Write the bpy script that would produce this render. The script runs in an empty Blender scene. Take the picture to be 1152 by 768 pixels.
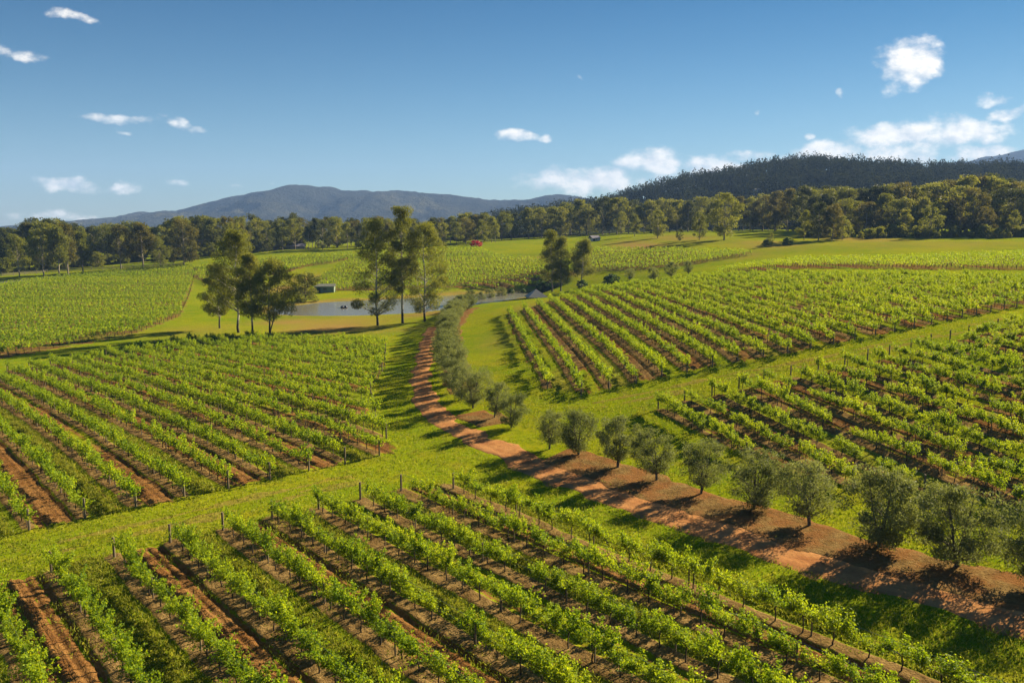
import bpy, math, random
import numpy as np
R = math.radians
random.seed(7)
sc = bpy.context.scene
COL = sc.collection

# ------------------------------------------------------------------ basics
CAM_H, F, YH = 18.0, 897.0, 253.0
PITCH = math.atan((384 - YH) / F)
cp, sp = math.cos(PITCH), math.sin(PITCH)

def ray(x, y):
    u = (x - 576) / F; v = (384 - y) / F
    return np.array((u, cp + v * sp, -sp + v * cp))

def at(x, y, D):
    r = ray(x, y); t = D / r[1]
    return np.array((r[0] * t, D, CAM_H + r[2] * t))

def mesh_np(name, verts, faces, mats=(), fmat=None, smooth=False):
    verts = np.asarray(verts, np.float32); faces = np.asarray(faces, np.int32)
    me = bpy.data.meshes.new(name)
    n, k = faces.shape
    me.vertices.add(len(verts)); me.vertices.foreach_set('co', verts.ravel())
    me.loops.add(n * k); me.loops.foreach_set('vertex_index', faces.ravel())
    me.polygons.add(n)
    me.polygons.foreach_set('loop_start', np.arange(0, n * k, k, dtype=np.int32))
    for m in mats: me.materials.append(m)
    if fmat is not None: me.polygons.foreach_set('material_index', np.asarray(fmat, np.int32))
    me.polygons.foreach_set('use_smooth', np.full(n, smooth, bool))
    me.update(calc_edges=True); me.validate()
    return me

def attr(me, name, rgba):
    a = me.attributes.new(name, 'FLOAT_COLOR', 'POINT')
    a.data.foreach_set('color', np.asarray(rgba, np.float32).ravel())

def link(name, data, parent=None, loc=(0, 0, 0), rz=0.0, sc_=None):
    o = bpy.data.objects.new(name, data); COL.objects.link(o)
    if parent: o.parent = parent
    o.location = loc; o.rotation_euler = (0, 0, rz)
    if sc_ is not None: o.scale = sc_ if hasattr(sc_, '__len__') else (sc_,) * 3
    return o

def tag(o, label=None, cat=None, group=None, kind=None):
    if label: o['label'] = label
    if cat: o['category'] = cat
    if group: o['group'] = group
    if kind: o['kind'] = kind
    return o

# ------------------------------------------------------------------ noise
def vn(x, y, seed=0):
    x = np.asarray(x, float); y = np.asarray(y, float)
    xi = np.floor(x); yi = np.floor(y); fx = x - xi; fy = y - yi
    fx = fx * fx * (3 - 2 * fx); fy = fy * fy * (3 - 2 * fy)
    def h(a, b):
        v = np.sin(a * 127.1 + b * 311.7 + seed * 74.7) * 43758.5453
        return v - np.floor(v)
    a = h(xi, yi); b = h(xi + 1, yi); c = h(xi, yi + 1); d = h(xi + 1, yi + 1)
    return (a * (1 - fx) + b * fx) * (1 - fy) + (c * (1 - fx) + d * fx) * fy

def fbm(x, y, o=4, seed=0):
    s = 0; a = .5; t = 0
    for i in range(o):
        s = s + a * vn(x, y, seed + i * 3); t += a
        x = x * 2.03 + 5.1; y = y * 2.03 + 1.7; a *= .5
    return s / t

def sst(a, b, x):
    t = np.clip((np.asarray(x, float) - a) / (b - a), 0, 1)
    return t * t * (3 - 2 * t)

# ------------------------------------------------------------------ terrain height
CP = np.array([
    (-30, 30, 0), (0, 30, 0), (25, 33, 0), (-28, 45, 0), (0, 60, 0), (-15, 58, 0), (20, 43, 0), (10, 55, 0),
    (28, 54, .8), (45, 45, 1.6), (70, 50, 4), (13.5, 72, 1.3), (25, 77, 2.6), (51, 87, 5.6), (33, 79, 3.6),
    (3.6, 81, 1.2), (15, 82, 2.2), (30, 87, 3.9), (38.6, 90, 4.9), (71, 110, 7), (0, 155, .8), (10.2, 170, 2.2),
    (37, 185, 4.8), (81, 230, 8.2), (148, 230, 10.3), (110, 170, 8.6), (150, 120, 10), (120, 60, 7),
    (200, 310, 13), (60, 300, 9.5), (50, 215, 5.8), (90, 400, 14), (200, 400, 14.5), (-14, 90, -.2), (-14, 115, -.7),
    (-14, 152, -1.6), (-10, 180, -1.3), (-3, 197, -.9), (8, 205, -.6), (-9, 190, -1.2), (2, 180, .2), (-74, 119, -3.4), (-63, 142, -3.5), (-50, 100, -1.8), (-45, 70, -.5),
    (-50, 154, -3.0), (-20, 168, -2.6), (-86, 132, -4), (-81, 194, -4), (-180, 280, -2), (-131, 330, 1.5),
    (-170, 300, -1.5), (-115, 385, 5.5), (-15, 238, -2.6), (-15, 370, 7.4), (20, 372, 8.5), (0, 420, 9.5), (5, 225, -3.2),
    (18, 222, -1.6), (25, 238, 0.5), (-55, 255, -2.6), (-60, 221, -3.3), (-120, 90, -4), (-120, 160, -5), (-200, 200, -4),
    (-250, 330, -2), (-200, 420, 1), (-100, 450, 6), (0, 480, 10), (250, 450, 15), (280, 250, 14), (250, 100, 12),
    (-60, -40, 0), (60, -40, .5), (0, -40, 0), (-70, 30, -.5), (90, 10, 3)], float)

def _tps(P, Q):
    d2 = ((P[:, None, :2] - Q[None, :, :2]) / 100) ** 2
    d2 = d2.sum(-1)
    return .5 * d2 * np.log(d2 + 1e-9)
_n = len(CP)
_A = np.zeros((_n + 3, _n + 3))
_A[:_n, :_n] = _tps(CP, CP) + np.eye(_n) * .004
_Pm = np.c_[np.ones(_n), CP[:, :2] / 100]
_A[:_n, _n:] = _Pm; _A[_n:, :_n] = _Pm.T
_W = np.linalg.solve(_A, np.r_[CP[:, 2], 0, 0, 0])

def terr0(X, Y):
    X = np.asarray(X, float); Y = np.asarray(Y, float); sh = X.shape
    P = np.c_[X.ravel(), Y.ravel()]
    out = np.empty(len(P))
    for i in range(0, len(P), 40000):
        q = P[i:i + 40000]
        qc = np.c_[np.clip(q[:, 0], -260, 290), np.clip(q[:, 1], -45, 490)]
        z = _tps(qc, CP) @ _W[:_n] + np.c_[np.ones(len(q)), qc / 100] @ _W[_n:]
        far = 2 + 12 * sst(-250, 250, q[:, 0])
        w = sst(0, 350, np.hypot(np.maximum(np.abs(q[:, 0] - 15) - 240, 0), np.maximum(q[:, 1] - 440, 0)))
        out[i:i + 40000] = z * (1 - w) + far * w
    return out.reshape(sh)

def psd(X, Y, poly):
    """signed distance to a polygon, negative inside"""
    X = np.asarray(X, float); Y = np.asarray(Y, float)
    d = np.full(X.shape, 1e9); ins = np.zeros(X.shape, bool)
    n = len(poly)
    for i in range(n):
        ax, ay = poly[i]; bx, by = poly[(i + 1) % n]
        ex, ey = bx - ax, by - ay
        t = np.clip(((X - ax) * ex + (Y - ay) * ey) / (ex * ex + ey * ey + 1e-12), 0, 1)
        d = np.minimum(d, np.hypot(X - ax - t * ex, Y - ay - t * ey))
        c = ((ay > Y) != (by > Y)) & (X < ex * (Y - ay) / (by - ay + 1e-12) + ax)
        ins ^= c
    return np.where(ins, -d, d)

POND_Z = -3.6
def lvl(px, py, z):
    r = ray(px, py); t = (z - CAM_H) / r[2]
    return (r[0] * t, r[1] * t)
POND = [lvl(x, y, POND_Z) for x, y in ((302, 350), (318, 353.5), (345, 355), (400, 355), (450, 354), (505, 351), (524, 347.5),
        (552, 341), (585, 335), (612, 331), (616, 328.5), (600, 328), (560, 329.5), (520, 331.5), (478, 334), (450, 336), (415, 338),
        (380, 339), (345, 342), (315, 345))]

def terr(X, Y):
    z = terr0(X, Y)
    sd = psd(X, Y, POND)
    sd = sd + 4.0 * (fbm(np.asarray(X) * .12, np.asarray(Y) * .12, 3, 5) - .5)
    tgt = POND_Z + np.where(sd < 0, np.maximum(sd * .25, -1.2), np.minimum(sd * .12, .9))
    w = sst(9, 0.5, sd)
    return z * (1 - w) + tgt * w

def hit(px, py, far=700):
    r = ray(px, py)
    ts = np.r_[np.arange(15, 260, .5), np.arange(260, far, 2)] / r[1]
    z = CAM_H + r[2] * ts - terr(r[0] * ts, r[1] * ts)
    i = np.argmax(z < 0)
    if z[i] >= 0: i = len(ts) - 1
    a, b = ts[max(i - 1, 0)], ts[i]
    for _ in range(12):
        m = (a + b) / 2
        if CAM_H + r[2] * m - float(terr(np.array([r[0] * m]), np.array([r[1] * m]))[0]) < 0: b = m
        else: a = m
    return np.array((r[0] * b, r[1] * b, CAM_H + r[2] * b))

def tz(x, y): return float(terr(np.array([x], float), np.array([y], float))[0])

# ------------------------------------------------------------------ materials
class NT:
    def __init__(s, name):
        s.m = bpy.data.materials.new(name); s.m.use_nodes = True
        s.t = s.m.node_tree; s.t.nodes.clear()
        s.out = s.n('ShaderNodeOutputMaterial')
    def n(s, typ, ins=None, **kw):
        nd = s.t.nodes.new(typ)
        for k, v in kw.items(): setattr(nd, k, v)
        for k, v in (ins or {}).items():
            if isinstance(v, bpy.types.NodeSocket): s.t.links.new(v, nd.inputs[k])
            else: nd.inputs[k].default_value = v
        return nd
    def l(s, a, b): s.t.links.new(a, b)
    def math(s, op, a, b=0.0, c=None, clamp=False):
        nd = s.n('ShaderNodeMath', operation=op, use_clamp=clamp)
        for i, v in enumerate((a, b) if c is None else (a, b, c)):
            if isinstance(v, bpy.types.NodeSocket): s.l(v, nd.inputs[i])
            else: nd.inputs[i].default_value = v
        return nd.outputs[0]
    def mix(s, f, a, b, mode='MIX'):
        nd = s.n('ShaderNodeMix', data_type='RGBA', blend_type=mode)
        for i, v in ((0, f), (6, a), (7, b)):
            if isinstance(v, bpy.types.NodeSocket): s.l(v, nd.inputs[i])
            else: nd.inputs[i].default_value = (*v, 1) if hasattr(v, '__len__') and len(v) == 3 else v
        return nd.outputs[2]
    def noise(s, vec, scale, detail=3, rough=.55, dist=0):
        nd = s.n('ShaderNodeTexNoise', {'Scale': scale, 'Detail': detail, 'Roughness': rough, 'Distortion': dist})
        if vec is not None: s.l(vec, nd.inputs['Vector'])
        return nd.outputs[0]
    def ramp(s, f, a, b):
        nd = s.n('ShaderNodeMapRange', {1: a, 2: b}, clamp=True, interpolation_type='SMOOTHSTEP')
        s.l(f, nd.inputs[0]); return nd.outputs[0]
    def pos(s): return s.n('ShaderNodeNewGeometry').outputs['Position']
    def scaled(s, vec, v):
        nd = s.n('ShaderNodeMapping'); nd.inputs['Scale'].default_value = v; s.l(vec, nd.inputs['Vector']); return nd.outputs[0]
    def finish(s, sh): s.l(sh, s.out.inputs[0]); return s.m

def leaf_mat(name, c0, c1, tr, trc, rough=.5, spec=.35):
    t = NT(name)
    isl = t.n('ShaderNodeNewGeometry').outputs['Random Per Island']
    rnd = t.n('ShaderNodeObjectInfo').outputs['Random']
    f = t.math('ADD', t.math('MULTIPLY', isl, .62), t.math('MULTIPLY', rnd, .38))
    if name == 'forest_leaf':
        f = t.math('ADD', t.math('MULTIPLY', isl, .3), t.math('MULTIPLY', t.ramp(t.noise(t.pos(), .045, 4, .7), .35, .66), .8))
    c = t.mix(f, c0, c1)
    p = t.n('ShaderNodeBsdfPrincipled', {'Base Color': c, 'Roughness': rough, 'Specular IOR Level': spec})
    tl = t.n('ShaderNodeBsdfTranslucent', {'Color': t.mix(f, [a * b for a, b in zip(c0, trc)], [a * b for a, b in zip(c1, trc)])})
    mx = t.n('ShaderNodeMixShader', {0: tr}); t.l(p.outputs[0], mx.inputs[1]); t.l(tl.outputs[0], mx.inputs[2])
    return t.finish(mx.outputs[0])

def plain(name, col, rough=.8, var=.3, scale=3, spec=.3, metal=0):
    t = NT(name)
    nz = t.noise(t.n('ShaderNodeTexCoord').outputs['Object'], scale, 4)
    c = t.mix(nz, [v * (1 - var) for v in col], [min(v * (1 + var), 1) for v in col])
    return t.finish(t.n('ShaderNodeBsdfPrincipled', {'Base Color': c, 'Roughness': rough, 'Specular IOR Level': spec, 'Metallic': metal}).outputs[0])

M = {}
M['vine_leaf'] = leaf_mat('vine_leaf', (.060, .148, .006), (.30, .39, .016), .50, (1.85, 1.5, .7), .55, .15)
M['vine_far'] = leaf_mat('vine_far', (.066, .152, .006), (.28, .37, .013), .50, (1.85, 1.5, .7), .55, .15)
M['olive_leaf'] = leaf_mat('olive_leaf', (.078, .104, .036), (.22, .245, .10), .38, (1.5, 1.4, .7), .6, .12)
M['gum_leaf'] = leaf_mat('gum_leaf', (.068, .095, .014), (.20, .215, .038), .42, (1.6, 1.4, .7), .6, .12)
M['gum_light'] = leaf_mat('gum_light', (.090, .118, .016), (.24, .25, .042), .42, (1.6, 1.4, .7), .6, .12)
M['gum_dark'] = leaf_mat('gum_dark', (.036, .054, .013), (.10, .118, .026), .33, (1.5, 1.3, .8), .6, .1)
M['gum_olive'] = leaf_mat('gum_olive', (.055, .066, .014), (.165, .160, .034), .38, (1.6, 1.3, .7), .6, .12)
M['shrub_leaf'] = leaf_mat('shrub_leaf', (.025, .06, .014), (.09, .16, .03), .3, (1.4, 1.3, .8))
M['red_bloom'] = leaf_mat('red_bloom', (.30, .012, .018), (.60, .03, .035), .3, (1.2, 1, 1))
M['forest_leaf'] = leaf_mat('forest_leaf', (.013, .022, .013), (.060, .066, .028), .15, (1.2, 1.2, .8), .9, 0)
M['vine_wood'] = plain('vine_wood', (.045, .032, .022), .9, .5, 8)
M['post_wood'] = plain('post_wood', (.17, .13, .09), .9, .4, 6)
M['olive_wood'] = plain('olive_wood', (.10, .08, .06), .9, .4, 6)
M['wire'] = plain('wire', (.25, .25, .25), .4, .1, 2, .5, 1)

def bark(name, lo, hi, zlo, zhi):
    t = NT(name)
    oc = t.n('ShaderNodeTexCoord').outputs['Object']
    z = t.n('ShaderNodeSeparateXYZ'); t.l(oc, z.inputs[0])
    nz = t.noise(oc, 1.2, 4)
    f = t.ramp(t.math('ADD', z.outputs[2], t.math('MULTIPLY', t.math('SUBTRACT', nz, .5), 3)), zlo, zhi)
    v = t.noise(t.scaled(oc, (5, 5, .8)), 2, 3)
    c = t.mix(f, lo, hi)
    c = t.mix(v, t.mix(.45, c, (.03, .025, .02)), c)
    return t.finish(t.n('ShaderNodeBsdfPrincipled', {'Base Color': c, 'Roughness': .85}).outputs[0])
M['gum_bark'] = bark('gum_bark', (.04, .032, .025), (.50, .45, .37), 1.8, 3.2)
M['far_bark'] = bark('far_bark', (.16, .13, .10), (.34, .28, .22), 1, 5)

def grass_nodes(t, pos):
    """sunlit pasture: greens, yellows, thin dry patches, blade-scale grain"""
    n1 = t.noise(pos, .045, 4, .6, .3); n2 = t.noise(pos, .32, 4, .6); n3 = t.noise(pos, 2.1, 4, .65); n4 = t.noise(pos, 9, 3, .7)
    c = t.mix(t.ramp(n1, .35, .65), (.148, .208, .005), (.238, .258, .006))
    c = t.mix(t.math('MULTIPLY', t.ramp(n2, .45, .75), .75), c, (.28, .24, .012))
    n5 = t.noise(pos, .85, 4, .65, .6)
    c = t.mix(t.math('MULTIPLY', t.ramp(n5, .52, .70), .55), c, (.20, .165, .022))
    c = t.mix(t.math('MULTIPLY', t.ramp(n3, .46, .68), .60), c, (.085, .140, .005))
    c = t.mix(t.math('MULTIPLY', t.ramp(n4, .50, .78), .50), c, (.32, .29, .03))
    c = t.mix(t.math('MULTIPLY', t.ramp(n4, .50, .25), .55), c, (.045, .075, .004))
    return c, n2, n3, n4

def soil_nodes(t, pos):
    n2 = t.noise(pos, .5, 4, .6); n3 = t.noise(pos, 2.6, 5, .7); n4 = t.noise(pos, 10, 3, .7)
    c = t.mix(t.ramp(n2, .35, .65), (.165, .074, .024), (.245, .125, .042))
    c = t.mix(t.math('MULTIPLY', t.ramp(n3, .45, .7), .7), c, (.10, .045, .014))
    c = t.mix(t.math('MULTIPLY', t.ramp(n4, .55, .75), .55), c, (.42, .25, .085))
    return c

def mulch_nodes(t, pos):
    n2 = t.noise(pos, .8, 4, .6); n3 = t.noise(pos, 4, 5, .7); n4 = t.noise(pos, 14, 3, .7)
    c = t.mix(t.ramp(n2, .35, .65), (.15, .090, .034), (.25, .16, .062))
    c = t.mix(t.math('MULTIPLY', t.ramp(n3, .45, .7), .7), c, (.050, .028, .011))
    c = t.mix(t.math('MULTIPLY', t.ramp(n4, .55, .75), .6), c, (.42, .30, .11))
    return c

def ground_mat(name, bump=.5):
    """mask attribute: R soil, G mulch, B dry grass, A lush tall grass"""
    t = NT(name); pos = t.pos()
    a = t.n('ShaderNodeAttribute', attribute_name='mask')
    s = t.n('ShaderNodeSeparateColor'); t.l(a.outputs['Color'], s.inputs[0])
    c, n2, n3, n4 = grass_nodes(t, pos)
    c = t.mix(t.math('MULTIPLY', s.outputs[2], t.math('ADD', .55, n3), clamp=True), c, (.26, .165, .050))
    c = t.mix(t.math('MULTIPLY', a.outputs['Alpha'], t.math('ADD', .45, n3), clamp=True), c, (.150, .190, .010))
    def edge(m):   # break a soft mask up with grain
        return t.ramp(t.math('ADD', m, t.math('MULTIPLY', t.math('SUBTRACT', t.math('ADD', n3, t.math('MULTIPLY', n4, .6)), .8), .9)), .38, .62)
    c = t.mix(edge(s.outputs[0]), c, soil_nodes(t, pos))
    c = t.mix(edge(s.outputs[1]), c, mulch_nodes(t, pos))
    h = t.math('ADD', t.math('MULTIPLY', n3, .6), t.math('MULTIPLY', n4, .4))
    b = t.n('ShaderNodeBump', {'Strength': bump, 'Distance': .25, 'Height': h})
    p = t.n('ShaderNodeBsdfPrincipled', {'Base Color': c, 'Roughness': 1.0, 'Specular IOR Level': 0.0, 'Normal': b.outputs[0]})
    return t.finish(p.outputs[0])
M['ground'] = ground_mat('ground'); M['block'] = ground_mat('block', .8)

def track_mat():
    t = NT('track'); pos = t.pos()
    a = t.n('ShaderNodeAttribute', attribute_name='mask'); s = t.n('ShaderNodeSeparateColor'); t.l(a.outputs['Color'], s.inputs[0])
    n2 = t.noise(pos, .6, 4); n3 = t.noise(pos, 3, 5, .7); n4 = t.noise(pos, 14, 3, .7)
    c = t.mix(t.ramp(n2, .35, .65), (.32, .135, .052), (.42, .205, .080))
    c = t.mix(t.math('MULTIPLY', s.outputs[0], .55), c, (.52, .25, .095))       # packed wheel lines
    c = t.mix(t.math('MULTIPLY', t.ramp(n3, .5, .7), .5), c, (.19, .088, .028))
    c = t.mix(t.math('MULTIPLY', t.ramp(n4, .55, .75), .4), c, (.52, .32, .13))
    g = t.ramp(t.math('ADD', s.outputs[1], t.math('SUBTRACT', n3, .5)), .45, .75)
    c = t.mix(g, c, (.11, .13, .02))
    b = t.n('ShaderNodeBump', {'Strength': .5, 'Distance': .12, 'Height': n3})
    return t.finish(t.n('ShaderNodeBsdfPrincipled', {'Base Color': c, 'Roughness': 1.0, 'Specular IOR Level': 0.0, 'Normal': b.outputs[0]}).outputs[0])
M['track'] = track_mat()
t = NT('mulch'); _p = t.pos()
_b = t.n('ShaderNodeBump', {'Strength': .8, 'Distance': .15, 'Height': t.noise(_p, 5, 5, .7)})
_c = t.mix(t.math('MULTIPLY', t.ramp(t.noise(_p, .5, 3), .38, .62), .75), mulch_nodes(t, _p), (.24, .105, .038))
M['mulch'] = t.finish(t.n('ShaderNodeBsdfPrincipled', {'Base Color': _c, 'Roughness': 1.0, 'Specular IOR Level': 0.0, 'Normal': _b.outputs[0]}).outputs[0])
t = NT('water')
_b = t.n('ShaderNodeBump', {'Strength': .12, 'Distance': .1, 'Height': t.noise(t.scaled(t.pos(), (1, 2.5, 1)), .8, 3)})
M['water'] = t.finish(t.n('ShaderNodeBsdfPrincipled', {'Base Color': (.15, .14, .11, 1), 'Roughness': .2, 'IOR': 1.33, 'Normal': _b.outputs[0]}).outputs[0])
t = NT('grass_blade')
_g = t.n('ShaderNodeNewGeometry').outputs['Random Per Island']
_c = t.mix(_g, (.12, .16, .005), (.36, .34, .03))
_p = t.n('ShaderNodeBsdfPrincipled', {'Base Color': _c, 'Roughness': .6, 'Specular IOR Level': .2})
_tl = t.n('ShaderNodeBsdfTranslucent', {'Color': _c}); _m = t.n('ShaderNodeMixShader', {0: .45})
t.l(_p.outputs[0], _m.inputs[1]); t.l(_tl.outputs[0], _m.inputs[2]); M['blade'] = t.finish(_m.outputs[0])

def mountain_mat(name, a, b, c3):
    t = NT(name); pos = t.pos()
    n1 = t.noise(pos, .0022, 5, .6); n2 = t.noise(pos, .02, 4, .7); n3 = t.noise(pos, .07, 3, .7)
    c = t.mix(n2, a, b)
    c = t.mix(t.math('MULTIPLY', t.ramp(n1, .54, .66), .6), c, c3)
    c = t.mix(t.math('MULTIPLY', t.ramp(n3, .45, .7), .6), c, [v * .45 for v in a])
    bp = t.n('ShaderNodeBump', {'Strength': 1, 'Distance': 14, 'Height': t.math('ADD', n3, n2)})
    return t.finish(t.n('ShaderNodeBsdfPrincipled', {'Base Color': c, 'Roughness': 1, 'Specular IOR Level': 0, 'Normal': bp.outputs[0]}).outputs[0])
M['mountain'] = mountain_mat('mountain', (.022, .025, .022), (.050, .050, .036), (.11, .10, .045))
M['hill'] = mountain_mat('hill', (.018, .026, .014), (.04, .045, .02), (.05, .055, .025))

# ------------------------------------------------------------------ ground sheet
def axis(lo, hi, step, far, g=1.22):
    a = list(np.arange(lo, hi + .01, step)); d = step; v = hi; r = []
    while v < far: d *= g; v += d; r.append(v)
    d = step; v = lo; l = []
    while v > -far * (1 if lo < -50 else .06): d *= g; v -= d; l.append(v)
    return np.array(l[::-1] + a + r)
def grid_mesh(name, X, Y, Z, mats, masks=None, smooth=True, keep=None):
    ny, nx = X.shape
    i = np.arange(nx * ny).reshape(ny, nx)
    f = np.stack([i[:-1, :-1], i[:-1, 1:], i[1:, 1:], i[1:, :-1]], -1)
    if keep is not None:
        k = keep[:-1, :-1] | keep[:-1, 1:] | keep[1:, 1:] | keep[1:, :-1]; f = f[k]
    f = f.reshape(-1, 4)
    v = np.stack([X, Y, Z], -1).reshape(-1, 3)
    used = np.unique(f); rm = np.full(len(v), -1); rm[used] = np.arange(len(used))
    me = mesh_np(name, v[used], rm[f], mats, smooth=smooth)
    if masks is not None: attr(me, 'mask', masks.reshape(-1, 4)[used])
    return me

xs = axis(-230, 230, 1.6, 6300); ys = axis(-24, 340, 1.6, 6300)
GX, GY = np.meshgrid(xs, ys)
GZ = terr(GX, GY)
DRY = [(375, 366, 60, 10, .9), (330, 362, 45, 5, .8), (440, 372, 60, 4, .35), (220, 372, 50, 6, .45), (345, 315, 22, 6, .9), (325, 325, 25, 6, .9),
       (720, 277, 45, 7, .8), (820, 288, 50, 4, .9), (770, 268, 50, 5, .6), (865, 275, 45, 5, .7), (600, 292, 60, 4, .5), (1050, 275, 140, 4, .35),
       (640, 308, 35, 3, .8), (480, 353, 40, 2.5, .8), (560, 326, 60, 2.5, .8), (560, 384, 25, 12, .25), (960, 268, 60, 4, .6), (600, 345, 40, 6, .4)]
dry = np.zeros_like(GX)
for x, y, wx, wy, k in DRY:
    c = hit(x, y); e = hit(x + wx, y); f = hit(x, y - wy); wX = max(abs(e[0] - c[0]), 2); wY = max(f[1] - c[1], 3)
    dry = np.maximum(dry, k * np.exp(-((GX - c[0]) / wX) ** 2 - ((GY - c[1]) / wY) ** 2))
dry = np.clip(dry * (0.4 + 1.2 * fbm(GX * .06, GY * .12, 3, 9)), 0, 1)
dry = np.maximum(dry, .75 * sst(4, 0, np.abs(psd(GX, GY, POND) - 1.5)))
msk = np.zeros(GX.shape + (4,)); msk[..., 2] = dry
tag(link('ground', grid_mesh('ground', GX, GY, GZ, [M['ground']], msk)), 'grassy valley floor rising to the right', 'ground', kind='structure')
# pond water
pc = np.array(POND).mean(0)
pw = [(x + (x - pc[0]) / math.hypot(x - pc[0], y - pc[1]) * 2.5, y + (y - pc[1]) / math.hypot(x - pc[0], y - pc[1]) * 2.5, POND_Z) for x, y in POND]
me = bpy.data.meshes.new('pond'); me.from_pydata(pw, [], [list(range(len(pw)))]); me.materials.append(M['water'])
tag(link('pond', me), 'still farm pond with grassy banks', 'pond', kind='structure')

# ------------------------------------------------------------------ geometry kit
def tube(pts, rad, seg=6):
    pts = np.asarray(pts, float); n = len(pts); V = []; Fc = []
    d = np.gradient(pts, axis=0); d /= np.linalg.norm(d, axis=1)[:, None] + 1e-9
    for i in range(n):
        a = np.cross(d[i], (0.31, .95, .05) if abs(d[i][1]) < .9 else (1, 0, 0)); a /= np.linalg.norm(a); b = np.cross(d[i], a)
        for k in range(seg):
            t = 2 * math.pi * k / seg
            V.append(pts[i] + rad[i] * (math.cos(t) * a + math.sin(t) * b))
    for i in range(n - 1):
        for k in range(seg):
            j = (k + 1) % seg
            Fc.append((i * seg + k, i * seg + j, (i + 1) * seg + j, (i + 1) * seg + k))
    return np.array(V), np.array(Fc)

def join(parts):
    V = []; Fc = []; o = 0
    for v, f in parts: V.append(v); Fc.append(np.asarray(f) + o); o += len(v)
    return np.concatenate(V), np.concatenate(Fc)

def box(c, s):
    c = np.array(c); s = np.array(s) / 2
    v = np.array([(x, y, z) for z in (-1, 1) for y in (-1, 1) for x in (-1, 1)]) * s + c
    return v, np.array([(0, 2, 3, 1), (4, 5, 7, 6), (0, 1, 5, 4), (2, 6, 7, 3), (0, 4, 6, 2), (1, 3, 7, 5)])

def leaves(C, L, W, rng, droop=0.0, up=0.0):
    n = len(C); L = np.broadcast_to(L, n)[:, None] * rng.uniform(.65, 1.3, (n, 1)); W = np.broadcast_to(W, n)[:, None] * rng.uniform(.7, 1.25, (n, 1))
    a = rng.normal(size=(n, 3)); a[:, 2] -= droop; a[:, 2] += up; a /= np.linalg.norm(a, axis=1)[:, None]
    b = np.cross(a, rng.normal(size=(n, 3))); b /= np.linalg.norm(b, axis=1)[:, None] + 1e-9
    nn = np.cross(a, b)
    V = np.stack([C - a * L, C + b * W + nn * W * .25, C + a * L, C - b * W + nn * W * .25], 1).reshape(-1, 3)
    return V, np.arange(4 * n).reshape(n, 4)

def make_tree(rng, H, lo, Rr, nclus, cr, nleaf, L, W, tr, flat=.75, droop=.6, shape='oval', twigs=0, lean=0., seg=6, forks=1):
    """returns wood (v,f) and leaf (v,f)"""
    wood = []
    tops = []
    for k in range(forks):
        a = rng.uniform(0, 6.28); sp_ = 0 if forks == 1 else .16 * H
        p = np.array([(0, 0, -.25)] + [(math.cos(a) * sp_ * u + lean * H * u * u + rng.normal() * .006 * H, math.sin(a) * sp_ * u + rng.normal() * .006 * H, H * .86 * u)
                                      for u in (.06, .2, .38, .56, .75, .9, 1.0)])
        r = tr * np.array([1.25, 1.0, .85, .7, .55, .38, .22, .08]) * (1 if k == 0 else .75)
        wood.append(tube(p, r, seg)); tops.append(p)
    C = []
    mid = (lo + 1) / 2; half = (1 - lo) / 2
    for k in range(nclus):
        u = lo + (1 - lo) * ((k + rng.uniform()) / nclus)
        q = (u - mid) / half
        if shape == 'oval': pr = math.sqrt(max(1 - q * q, .04))
        elif shape == 'dome': pr = math.sqrt(max(1 - max(q, -.2) ** 2, .05)) * (1 if q > -.6 else .75)
        else: pr = .35 + .65 * max(1 - abs(q + .25) ** 1.6, 0)
        rr = Rr * pr * math.sqrt(rng.uniform(.12, 1)); an = rng.uniform(0, 6.28)
        tp = tops[k % forks]; zc = min(u, .97) * H - cr * flat * .5
        ax = np.array([np.interp(zc, tp[:, 2], tp[:, 0]), np.interp(zc, tp[:, 2], tp[:, 1])])
        c = np.array((ax[0] + rr * math.cos(an), ax[1] + rr * math.sin(an), zc)); C.append(c)
        zb = max(lo * H * .55, zc - rr * rng.uniform(.5, 1.0)); zb = min(zb, zc - .1 * cr)
        b0 = np.array((np.interp(zb, tp[:, 2], tp[:, 0]), np.interp(zb, tp[:, 2], tp[:, 1]), zb))
        m = (b0 + c) / 2 + np.array((0, 0, -.06 * rr)) + rng.normal(size=3) * .04 * rr
        r0 = max(tr * .42 * (1 - zb / H), .012 * H / 6)
        wood.append(tube([b0, m, c], [r0, r0 * .6, r0 * .25], 4))
    C = np.array(C)
    per = rng.multinomial(nleaf, rng.dirichlet(np.full(nclus, 6.)))
    P = []
    for c, n in zip(C, per):
        g = rng.normal(size=(n, 3)); g /= np.linalg.norm(g, axis=1)[:, None]
        rad = cr * rng.uniform(.75, 1.3) * rng.uniform(.25, 1, (n, 1)) ** .6
        g = g * rad; g[:, 2] *= flat
        P.append(c + g)
    P = np.concatenate(P)
    return join(wood), leaves(P, L, W, rng, droop)

def tree_meshes(name, rng, leaf, barkm, **kw):
    w, l = make_tree(rng, **kw)
    return mesh_np(name + '_trunk', *w, [barkm], smooth=True), mesh_np(name + '_crown', *l, [leaf])

def put_tree(name, meshes, x, y, s, rz, label, cat, group=None, sz=None, z=None):
    z = tz(x, y) if z is None else z
    e = link(name, None, None, (x, y, z), rz, (s, s, s * (sz or 1)))
    tag(e, label, cat, group)
    link('trunk', meshes[0], e); link('crown', meshes[1], e)
    return e

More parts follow.
